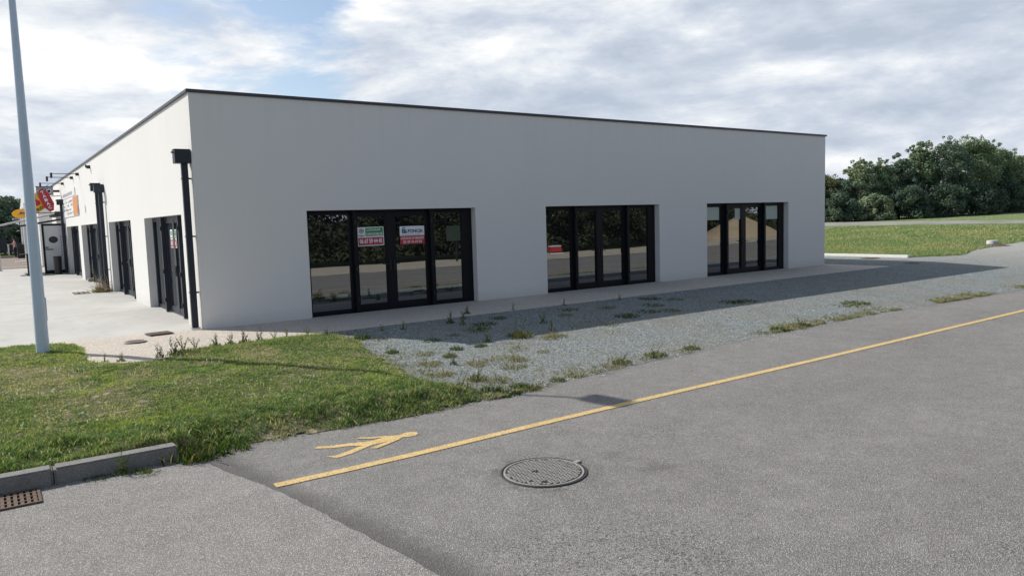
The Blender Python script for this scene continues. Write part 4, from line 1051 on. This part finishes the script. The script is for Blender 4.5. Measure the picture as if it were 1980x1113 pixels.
def weed(kind, x, y, s=1.0, z=None, label=None, group=None, name=None, zs=1.0, r=random.Random(3)):
    me = TM[kind][r.randrange(len(TM[kind]))]
    nm, lb, gp = LAB[kind]
    o = link(bpy.data.objects.new(name or nm, me))
    o.location = (x, y, float(T(x, y)) + .004 if z is None else z); o.rotation_euler = (0, 0, r.uniform(0, 6.28)); o.scale = (s*r.uniform(.85, 1.15), s*r.uniform(.85, 1.15), s*zs)
    tag(o, label or lb, 'weed', group or gp)
for k_, pts in {
    'green': [(4.41, -4.78, 1.35), (1.98, -3.23, 1.3), (3.37, -5.05, .8), (2.93, -5.0, .9), (2.53, -5.42, .7), (1.9, -4.6, .9), (2.1, -6.9, .9), (1.95, -7.5, 1.2), (2.35, -7.6, 1.0)],
    'dry': [(5.0, -5.1, 1.3), (4.75, -5.15, 1.0), (2.95, -6.57, 1.2), (2.3, -5.0, 1.0), (3.3, -6.2, .9), (2.6, -6.1, 1.1), (2.0, -5.7, 1.1), (4.0, -6.0, .8), (6.6, -4.85, 1.0), (2.3, -7.1, 1.2), (1.85, -6.4, 1.0)],
    'stalk': [(3.0, -2.87, .9), (4.08, -2.82, 1.2), (5.0, -2.0, .9), (5.62, -3.91, 1.3), (4.21, -3.1, 1.1), (6.1, -2.2, .8), (4.6, -2.5, .8), (2.6, -2.75, .7), (5.3, -4.6, 1.1), (3.68, -4.8, 1.0), (9.1, -2.5, .9), (7.46, -2.35, .9), (4.2, -4.9, 1.0), (2.3, -5.9, .8)],
    'low': [(4.21, -3.59, 1.6), (4.06, -3.81, 1.3), (4.6, -3.3, 1.3), (5.2, -2.9, 1.0), (9.13, -3.54, 1.8), (8.4, -4.1, 1.8), (7.6, -4.25, 1.5), (8.9, -4.3, 1.5), (11.0, -4.3, 1.5), (11.44, -4.4, 1.7), (6.6, -3.4, 1.2), (10.2, -3.2, 1.5), (8.0, -3.2, 1.4), (7.1, -2.9, 1.3), (12.9, -6.21, 2.0), (13.3, -6.15, 1.6), (24.0, -2.2, 1.4), (3.5, -3.9, .9), (9.8, -2.8, 1.3), (2.9, -4.1, 1.0)]}.items():
    for x, y, s in pts: weed(k_, x, y, s)
for x, y, s, k_ in [(4.22, -7.42, 1.3, 'dry'), (4.5, -7.35, 1.1, 'green'), (5.06, -7.32, 1.5, 'dry'), (5.3, -7.3, 1.3, 'green'), (5.92, -7.32, 1.2, 'dry'), (6.2, -7.28, 1.0, 'green'), (8.9, -7.15, 1.6, 'green'), (9.3, -7.15, 1.5, 'dry'), (9.62, -7.12, 1.4, 'green'), (8.3, -7.1, 1.2, 'dry'), (11.2, -7.1, 1.2, 'dry'), (12.0, -7.1, 1.3, 'dry'), (3.3, -7.5, 1.0, 'low'), (3.0, -7.6, 1.0, 'green'), (2.7, -7.65, 1.1, 'low'), (2.4, -7.75, 1.1, 'green'), (2.0, -7.8, 1.3, 'green'), (17, -7.2, 1.5, 'dry'), (15.6, -7.1, 1.2, 'low')]:
    weed(k_, x, y, s, label='ragged tuft of grass along the edge of road and gravel', group='tufts along the road edge', name='edge_tuft', zs=.6)
for x, y, s, k_ in [(-2.60, -7.93, 1.0, 'stalk'), (-2.45, -8.0, .6, 'green'), (-2.38, -8.1, .55, 'low'), (-2.8, -7.9, .6, 'low')]:
    weed(k_, x, y, s, label='green weed growing at the foot of the kerb stone', group='weeds at the kerb foot', name='kerb_weed', z=-.295)
for x, y, s in [(-1.35, -2.95, 1.1), (-1.1, -2.8, 1.3), (-.95, -2.7, 1.5), (-.75, -2.65, 1.2), (-.4, -2.5, 1.1), (-.15, -2.5, 1.0), (.1, -2.5, 1.2), (.35, -2.5, 1.1), (.6, -2.55, .9), (.85, -2.5, 1.0), (1.2, -2.6, 1.0), (1.5, -2.75, .9), (-1.9, -2.9, .7), (-2.1, -2.7, .7)]:
    weed('stalk', x, y, s, label='seeding weed standing along the lawn edge by the pavement', group='seeding weeds along the pavement', name='lawn_weed', z=0.0)
for x, y, s in [(-2.02, -7.78, 1.6), (-1.8, -7.85, 1.4), (-1.95, -7.95, 1.2), (-1.55, -7.85, 1.3), (1.3, -7.7, 1.3), (1.55, -7.5, 1.4), (1.62, -7.2, 1.0)]:
    weed('green', x, y, s, label='coarse weed at the ragged front edge of the lawn', group='coarse weeds at the lawn front', name='lawn_front_weed')
# dry bush by the downpipes
def dry_bush():
    q = np.random.default_rng(77); mb = MB()
    for k in range(60):
        a = q.uniform(0, 2*PI); e = q.uniform(.1, 1.35); L = q.uniform(.25, .62)
        d = Vector((math.cos(a)*math.cos(e), math.sin(a)*math.cos(e), math.sin(e)))
        p0 = Vector((q.normal(0, .06), q.normal(0, .06), 0)); p1 = p0 + d*L*.6 + Vector((0, 0, q.normal(0, .04))); p2 = p1 + (d + Vector(q.normal(0, .5, 3))).normalized()*L*.5
        mb.path([p0, p1, p2], [.006, .005, .003], 4)
        for j in range(3):
            b0 = p0.lerp(p1, q.uniform(.4, 1)); mb.tube(b0, b0 + Vector(q.normal(0, .10, 3)), .004, .002, 4)
    for k in range(5):
        a = q.uniform(2.4, 4.2); p0 = Vector((0, 0, .1)); p1 = Vector((math.cos(a)*.2, q.normal(0, .1), .6)); p2 = p1 + Vector((-.15, 0, .35)); mb.path([p0, p1, p2], [.006, .004, .003], 4)
    t = thing('dry_bush', 'dry straw-brown leafless bush at the foot of the paired downpipes', 'bush', (-.32, 12.75, 0)); t.scale = (1, 1, 1)
    mb.build('twigs', flat('dry_twigs', (.40, .32, .23), .9, 0, .3), t)
    me = tuft_mesh('dry_leaves', 260, .30, .30, DRY, 1.2, .014, 78, 8, (.42, .33, .22)); o = link(bpy.data.objects.new('dry_leaves', me)); o.parent = t
dry_bush()

# ------------------------------------------------------------------ trees
def crown_mesh(seed, rx, ry, rz, zc, n_clump, n_leaf, leaf, base, spread=.2, sprigs=0):
    q = np.random.default_rng(seed)
    zz = q.uniform(-1, 1, n_clump); rad = np.where(zz < 0, 1.0, np.sqrt(1 - zz**2 * .96)) * q.random(n_clump)**.42; an = q.uniform(0, 2*PI, n_clump)
    c = np.stack([np.cos(an)*rad*rx, np.sin(an)*rad*ry, zz*rz], 1) * .88; c[:, 2] = np.maximum(c[:, 2], -zc + .25)
    cs = q.uniform(.65, 1.35, n_clump) * spread * (rx + ry + rz) / 3 * 1.25
    cb = q.uniform(.75, 1.28, n_clump); hue = q.normal(0, .05, n_clump)
    if sprigs:
        a = q.uniform(0, 2*PI, sprigs); rr = q.uniform(0, .72, sprigs)
        sp = np.stack([np.cos(a)*rr*rx, np.sin(a)*rr*ry, rz*np.sqrt(np.clip(1 - rr**2, .1, 1))*q.uniform(.92, 1.24, sprigs)], 1)
        c = np.concatenate([c, sp]); cs = np.concatenate([cs, q.uniform(.15, .34, sprigs)]); cb = np.concatenate([cb, q.uniform(.8, 1.2, sprigs)]); hue = np.concatenate([hue, q.normal(0, .1, sprigs)])
    STEMS = sp if sprigs else np.zeros((0, 3))
    n = n_leaf; i = q.choice(len(c), n, p=cs**1.7/np.sum(cs**1.7))
    v = q.normal(size=(n, 3)); v /= np.linalg.norm(v, axis=1)[:, None]; v *= (q.random(n)**.45)[:, None] * cs[i][:, None]; v[:, 2] *= .8
    p = c[i] + v; p[:, 2] = np.maximum(p[:, 2], -zc + .05 + .25*q.random(n))
    nrm = v + q.normal(0, .35, (n, 3))*cs[i][:, None] + np.array([0, 0, .25])*cs[i][:, None]; nrm /= np.linalg.norm(nrm, axis=1)[:, None] + 1e-9
    u = np.cross(nrm, q.normal(size=(n, 3))); u /= np.linalg.norm(u, axis=1)[:, None] + 1e-9; w_ = np.cross(nrm, u)
    L = leaf*q.uniform(.6, 1.4, n)[:, None]
    V = np.stack([p - u*L, p + w_*L*.55 + nrm*L*.12, p + u*L, p - w_*L*.55 + nrm*L*.12], 1)
    col = np.array(base)[None]*(cb[i]*q.uniform(.7, 1.3, n))[:, None]
    col[:, 0] *= 1 + hue[i]*1.2; col[:, 2] *= 1 - hue[i]*.5
    if len(STEMS):   # thin twigs that carry the sprigs above the crown
        b = STEMS * np.array([.7, .7, 1]) - np.array([0, 0, rz * .38]); hw = np.array([.028, .02, 0])
        V = np.concatenate([V, np.stack([b - hw, b + hw, STEMS + hw*.4, STEMS - hw*.4], 1)]); col = np.concatenate([col, np.tile([.05, .045, .03], (len(STEMS), 1))])
    V[:, :, 2] += zc
    F = np.arange(len(V))[:, None]*4 + np.array([[0, 1, 2, 3]])
    return np_mesh('crown', V.reshape(-1, 3), [F], M['leaf'], np.repeat(col, 4, 0))
def trunk_mb(seed, h, r, rx, lo=.3):
    q = np.random.default_rng(seed); mb = MB()
    pts = [Vector((0, 0, -.15))]
    for k in range(1, 5): pts.append(Vector((q.normal(0, .05)*k, q.normal(0, .05)*k, h*.8*k/4)))
    mb.path(pts, [r*1.25, r*.95, r*.75, r*.5, r*.2], 9)
    for k in range(7):
        b = pts[1].lerp(pts[4], q.uniform(0, .85)); a = q.uniform(0, 2*PI)
        e = b + Vector((math.cos(a)*rx*.6, math.sin(a)*rx*.6, h*q.uniform(.1, .3))); mid = b.lerp(e, .5) + Vector((0, 0, h*.04))
        mb.path([b, mid, e], [r*.42, r*.28, r*.1], 6)
    return mb
def tree(name, label, loc, h, rx, seed, base, n_leaf=7000, leaf=.2, cat='tree', group=None, ry=None, sprigs=0, clumps=80, spread=.20, low=0.02):
    t = thing(name, label, cat, loc, 0, group)
    z0 = h*low; rz = (h - z0)/2
    o = link(bpy.data.objects.new('crown', crown_mesh(seed, rx, ry or rx, rz, z0 + rz, clumps, n_leaf, leaf, base, spread, sprigs))); o.parent = t
    trunk_mb(seed, h, max(.05, h*.018), rx).build('trunk', M['bark'], t)
    return t
DG = (.15, .205, .155); MG = (.18, .245, .155); LG = (.235, .285, .19); OG = (.23, .235, .12); BG = (.11, .155, .115)  # greens lifted and blued: distance haze painted into the leaf colour
HG = 'trees of the hedge beyond the meadow'
for i, (x, y, z, h, r, base, sp, lb) in enumerate([
    (69.35, 29.92, .75, 5.2, 2.9, OG, 0, 'olive-brown tinged shrubby tree just past the building edge'),
    (70.6, 28.4, .78, 4.6, 2.4, DG, 0, 'low dark tree at the left end of the hedge'),
    (72.18, 27.0, .8, 6.2, 2.1, LG, 12, 'loose pale-leaved tree with sparse upright tips'),
    (74.25, 26.32, .85, 6.1, 2.2, MG, 4, 'bushy mid-green tree between the pale tree and tall clump'),
    (76.6, 25.2, .9, 6.6, 2.3, DG, 3, 'dark rounded tree left of the tallest pair'),
    (79.23, 24.2, .95, 7.7, 2.2, MG, 14, 'tall tree with thin sparse sprigs above its crown'),
    (81.64, 22.55, 1.0, 8.2, 2.9, DG, 3, 'big dense dark tree in the middle of the hedge'),
    (85.81, 21.91, 1.1, 8.7, 3.1, MG, 4, 'broad tall dense tree at the hedge summit'),
    (89.98, 21.49, 1.2, 7.7, 2.7, MG, 3, 'tall dense tree sloping down toward the right end'),
    (93.6, 20.97, 1.26, 6.8, 2.6, LG, 3, 'lighter green tree near the right end of the hedge'),
    (98.24, 20.42, 1.3, 6.0, 2.9, DG, 2, 'dark lower tree at the picture edge of the hedge'),
    (103.8, 19.66, 1.4, 6.2, 3.2, MG, 2, 'rounded green tree at the far right hedge end')]):
    tree('hedge_tree', lb, (x, y, z), h * .95, r, 100 + i, base, 20000, .105, group=HG, sprigs=sp*2 + 5, clumps=170, spread=.17)
for i, (x, y, z, h, r, base, lb) in enumerate([
    (68.2, 27.2, .72, 2.9, 2.0, BG, 'low dark bush at the foot of the hedge by the building'),
    (70.6, 24.6, .78, 2.6, 1.8, LG, 'grey-green trailing bush at the hedge foot'),
    (74.2, 23.0, .86, 3.2, 2.3, BG, 'dark bush under the mid-green hedge tree'),
    (78.2, 21.6, .95, 3.4, 2.6, BG, 'dark bush below the tree with sparse sprigs'),
    (83.0, 20.3, 1.05, 3.6, 2.8, BG, 'dark bush below the hedge summit'),
    (88.2, 19.7, 1.15, 3.4, 2.8, BG, 'dark bush toward the right of the hedge'),
    (94.2, 19.0, 1.26, 3.3, 3.0, BG, 'dark bush at the right end of the hedge')]):
    tree('hedge_bush', lb, (x, y, z), h, r, 140 + i, base, 10000, .11, cat='bush', group='bushes at the hedge foot', clumps=70, spread=.24)
for i, (x, y, z, h, r, lb) in enumerate([
    (-5.2, 84, 0, 6.6, 2.6, 'dark tree behind the lamp post, leftmost and tallest'), (-2.6, 83, 0, 6.3, 2.3, 'dark tree above the wide dark board'), (-.9, 85.5, 0, 6.4, 2.2, 'dark tree next to the white gable'), (1.2, 88, 0, 5.9, 2.4, 'dark tree rising behind the white gable')]):
    tree('park_tree', lb, (x, y, z), h, r, 170 + i, DG, 7000, .18, group='dark trees beyond the car park')
# scrub across the road: what the windows mirror
for i, (x, y, h, r, lb) in enumerate([
    (4, -24.0, 4.6, 2.9, 'scrub bush across the road, first from the driveway'), (9, -24.2, 5.2, 3.1, 'tall scrub bush across the road behind the verge'), (14.0, -24.0, 4.6, 3.0, 'scrub bush across the road left of the board'), (18.5, -24.6, 5.0, 3.0, 'scrub bush across the road behind the board'),
    (23.5, -24.0, 4.4, 3.0, 'scrub bush across the road before the barrier'), (28.5, -24.4, 5.0, 3.2, 'scrub bush across the road behind the barrier'), (34.0, -24.8, 4.4, 3.2, 'scrub bush across the road beyond the barrier'), (40, -26.5, 4.8, 3.4, 'scrub bush across the road before the sand heap'), (46.5, -27.5, 5.0, 3.6, 'scrub bush across the road behind the sand heap'), (53, -27, 4.8, 3.6, 'scrub bush across the road past the sand heap')]):
    tree('scrub_bush', lb, (x, y, -.2), h + 2.2, r + .7, 200 + i, (.06, .07, .04), 14000, .12, cat='bush', group='scrub bushes across the road', clumps=150, spread=.18)
t = thing('roadside_board', 'green-grey board on a post across the road', 'board', (18.05, -19.6, -.2))
mb = MB(); mb.box(-.52, .52, -.02, .02, 1.15, 1.98); mb.build('panel', M['olive_board'], t)
mb = MB(); mb.box(.10, .18, -.08, -.021, 0, 1.9); mb.build('post', M['black'], t)
t = thing('road_barrier', 'red and white plastic barrier on the verge across the road', 'barrier', (25.4, -19.8, -.2))
mb = MB(); mb.box(-.50, .50, -.2, .2, .10, .44); mb.build('barrier_body', M['barrier_red'], t, bevel=.08)
mb = MB(); mb.box(-.54, .54, -.24, .24, 0, .099); mb.build('barrier_foot', M['offwhite'], t, bevel=.02)
mb = MB(); mb.box(-.46, .46, -.12, .12, .441, .54); mb.build('barrier_top', M['offwhite'], t, bevel=.03)
def sandpile():
    n = 48; xs = np.linspace(-5, 5, n); ys = np.linspace(-3.2, 3.2, n)
    X, Y = np.meshgrid(xs, ys, indexing='ij'); r = np.hypot(X/4.6, Y/2.8)
    Z = np.clip(1 - r, 0, 1)**.85 * 1.75 + (vnoise(X*1.2, Y*1.2, 51) - .5)*.35*np.clip(1.1 - r, 0, 1) - .06
    F = np.array([[i*n+j, (i+1)*n+j, (i+1)*n+j+1, i*n+j+1] for i in range(n-1) for j in range(n-1)])
    me = np_mesh('sand_heap', np.stack([X, Y, Z], -1).reshape(-1, 3), [F], M['sand']); me.polygons.foreach_set('use_smooth', [True]*len(me.polygons))
    o = link(bpy.data.objects.new('sand_heap', me)); o.location = (46.8, -22.3, .05); tag(o, 'heap of tan sand on the verge across the road', 'sand heap')
sandpile()

# ------------------------------------------------------------------ sky and sun
LD = Vector((.70, -1.0, -1.02)).normalized()
w = bpy.data.worlds.new('World'); scene.world = w; w.use_nodes = True
nt = w.node_tree; nt.nodes.clear()
def wn(typ, **kw):
    x = nt.nodes.new(typ)
    for k, v in kw.items(): setattr(x, k, v)
    return x
def wl(a, b): nt.links.new(a, b)
def wmath(op, a, b=0.0, clamp=False):
    x = wn('ShaderNodeMath', operation=op, use_clamp=clamp)
    for s, v in ((x.inputs[0], a), (x.inputs[1], b)):
        if isinstance(v, (int, float)): s.default_value = v
        else: wl(v, s)
    return x.outputs[0]
def wramp(f, stops):
    x = wn('ShaderNodeValToRGB'); e = x.color_ramp.elements
    while len(e) < len(stops): e.new(.5)
    for el, (p, c) in zip(e, stops): el.position = p; el.color = (c, c, c, 1) if isinstance(c, (int, float)) else (*c, 1)
    wl(f, x.inputs[0]); return x.outputs[0]
out = wn('ShaderNodeOutputWorld'); tc = wn('ShaderNodeTexCoord')
sky = wn('ShaderNodeTexSky', sky_type='NISHITA'); sky.sun_disc = False
sky.sun_elevation = math.asin(-LD.z); sky.sun_rotation = math.atan2(-LD.x, -LD.y)
sky.altitude = 50; sky.air_density = 1.0; sky.dust_density = 1.5
bg1 = wn('ShaderNodeBackground'); bg1.inputs[1].default_value = .14; wl(sky.outputs[0], bg1.inputs[0])
sp = wn('ShaderNodeSeparateXYZ'); wl(tc.outputs['Generated'], sp.inputs[0])
sx, sy, sz = sp.outputs
den = wmath('ADD', wmath('MAXIMUM', sz, 0.0), .13)
cb = wn('ShaderNodeCombineXYZ'); wl(wmath('DIVIDE', sx, den), cb.inputs[0]); wl(wmath('DIVIDE', sy, den), cb.inputs[1])
def wnoise(scale, detail, rough, off=(0, 0, 0), dist=0.0, stretch=(1, 1, 1)):
    mp = wn('ShaderNodeMapping'); mp.inputs['Location'].default_value = off; mp.inputs['Scale'].default_value = stretch; mp.inputs['Rotation'].default_value = (0, 0, -.6); wl(cb.outputs[0], mp.inputs[0])
    x = wn('ShaderNodeTexNoise'); x.inputs['Scale'].default_value = scale; x.inputs['Detail'].default_value = detail; x.inputs['Roughness'].default_value = rough; x.inputs['Distortion'].default_value = dist
    wl(mp.outputs[0], x.inputs['Vector']); return x.outputs['Fac']
def wdot(v):
    x = wn('ShaderNodeVectorMath', operation='DOT_PRODUCT'); wl(tc.outputs['Generated'], x.inputs[0]); x.inputs[1].default_value = Vector(v).normalized(); return x.outputs['Value']
def wsph(scale, detail, rough, up=0.0, off=(0, 0, 0), zs=3.2, dist=0.0):
    """noise on the sky dome, flattened vertically so that cloud banks lie level"""
    mp = wn('ShaderNodeMapping'); mp.inputs['Scale'].default_value = (1, 1, zs); mp.inputs['Location'].default_value = (off[0], off[1], off[2] + up); wl(tc.outputs['Generated'], mp.inputs[0])
    x = wn('ShaderNodeTexNoise'); x.inputs['Scale'].default_value = scale; x.inputs['Detail'].default_value = detail; x.inputs['Roughness'].default_value = rough; x.inputs['Distortion'].default_value = dist
    wl(mp.outputs[0], x.inputs['Vector']); return x.outputs['Fac']
cover = wnoise(.85, 8, .56, (3.1, 1.7, 0), .2)
O1 = (2.3, 5.1, .4); O2 = (7.7, 1.9, 3.3)
puff = wsph(3.4, 9, .60, 0, O1, 3.0, .15); puff_up = wsph(3.4, 9, .60, .085, O1, 3.0, .15)
big = wsph(1.5, 6, .52, 0, O2, 3.0); big_up = wsph(1.5, 6, .52, .16, O2, 3.0)
hole = wramp(wdot((.306, .93, .195)), [(.984, 0.0), (.9975, 1.0)])
hole2 = wramp(wdot((.40, .86, .31)), [(.982, 0.0), (.999, .8)])
cov = wmath('ADD', wmath('MULTIPLY', cover, .35), wmath('MULTIPLY', puff, .65))
cov = wmath('SUBTRACT', cov, wmath('MULTIPLY', hole, .155)); cov = wmath('SUBTRACT', cov, wmath('MULTIPLY', hole2, .06))
east_ = wramp(wdot((.80, .55, .2)), [(.83, 0.0), (.93, .13)])
cov = wmath('SUBTRACT', cov, wmath('MULTIPLY', wramp(wdot((.22, .93, .27)), [(.93, 0.0), (.985, 1.0)]), .035))
mask = wramp(wmath('ADD', cov, east_), [(.35, 0.0), (.44, 1.0)])
# tops of the clouds catch the light, their undersides are grey-blue; brighter towards the sun
relief = wmath('ADD', wmath('MULTIPLY', wmath('SUBTRACT', puff, puff_up), 1.35), wmath('MULTIPLY', wmath('SUBTRACT', big, big_up), 1.2))
sunward = wramp(wdot((-.50, .72, .55)), [(0.22, 0.0), (.78, 1.0)])
bank = wmath('ADD', wmath('ADD', relief, .41), wmath('MULTIPLY', wmath('SUBTRACT', big, .5), -.40))
bank = wmath('ADD', bank, wmath('MULTIPLY', sunward, .08))
ccol = wramp(bank, [(.22, (.50, .57, .68)), (.40, (.64, .70, .80)), (.54, (.83, .87, .92)), (.70, (1.08, 1.08, 1.08))])
# away from the sun the sky is plainer and bluer, pale at the horizon and deep overhead
away = wramp(sz, [(0.0, (.82, .89, 1.0)), (.22, (.58, .655, .79)), (.6, (.13, .19, .30))])
fr_ = wramp(wdot((.30, .95, .0)), [(.06, 0.0), (.45, 1.0)])
mul = wn('ShaderNodeMix', data_type='RGBA', blend_type='MIX'); wl(fr_, mul.inputs[0]); wl(away, mul.inputs[6]); wl(ccol, mul.inputs[7])
mk2 = wmath('MAXIMUM', mask, wmath('SUBTRACT', 1.0, fr_), True)
bg2 = wn('ShaderNodeBackground'); bg2.inputs[1].default_value = 1.0; wl(mul.outputs[2], bg2.inputs[0])
mx = wn('ShaderNodeMixShader'); wl(mk2, mx.inputs[0]); wl(bg1.outputs[0], mx.inputs[1]); wl(bg2.outputs[0], mx.inputs[2]); wl(mx.outputs[0], out.inputs[0])

sl = bpy.data.lights.new('sun', 'SUN'); sl.energy = 5.0; sl.angle = math.radians(.5); sl.color = (1.0, .955, .88)
so = link(bpy.data.objects.new('sun', sl)); so.rotation_euler = LD.to_track_quat('-Z', 'Y').to_euler(); so.location = (-20, 30, 40)

# ------------------------------------------------------------------ camera
F_ = Vector((.57668, .81189, -.09094)); R_ = Vector((.81328, -.58107, -.03040)); U_ = Vector((.07753, .05643, .99539))
cam = bpy.data.cameras.new('camera'); co = link(bpy.data.objects.new('camera', cam))
mw = Matrix.Identity(4)
for r in range(3): mw[r][0], mw[r][1], mw[r][2] = R_[r], U_[r], -F_[r]
mw.translation = Vector((-3.5289, -15.7448, 2.0)); co.matrix_world = mw
cam.sensor_width = 36; cam.lens = 36 * 1436.58 / 1980; cam.clip_start = .1; cam.clip_end = 3000
scene.camera = co
scene.view_settings.view_transform = 'Standard'; scene.view_settings.look = 'None'; scene.view_settings.exposure = 0; scene.view_settings.gamma = 1
scene.cycles.max_bounces = 6; scene.cycles.diffuse_bounces = 4; scene.cycles.glossy_bounces = 3; scene.cycles.transmission_bounces = 3; scene.cycles.caustics_reflective = False; scene.cycles.caustics_refractive = False
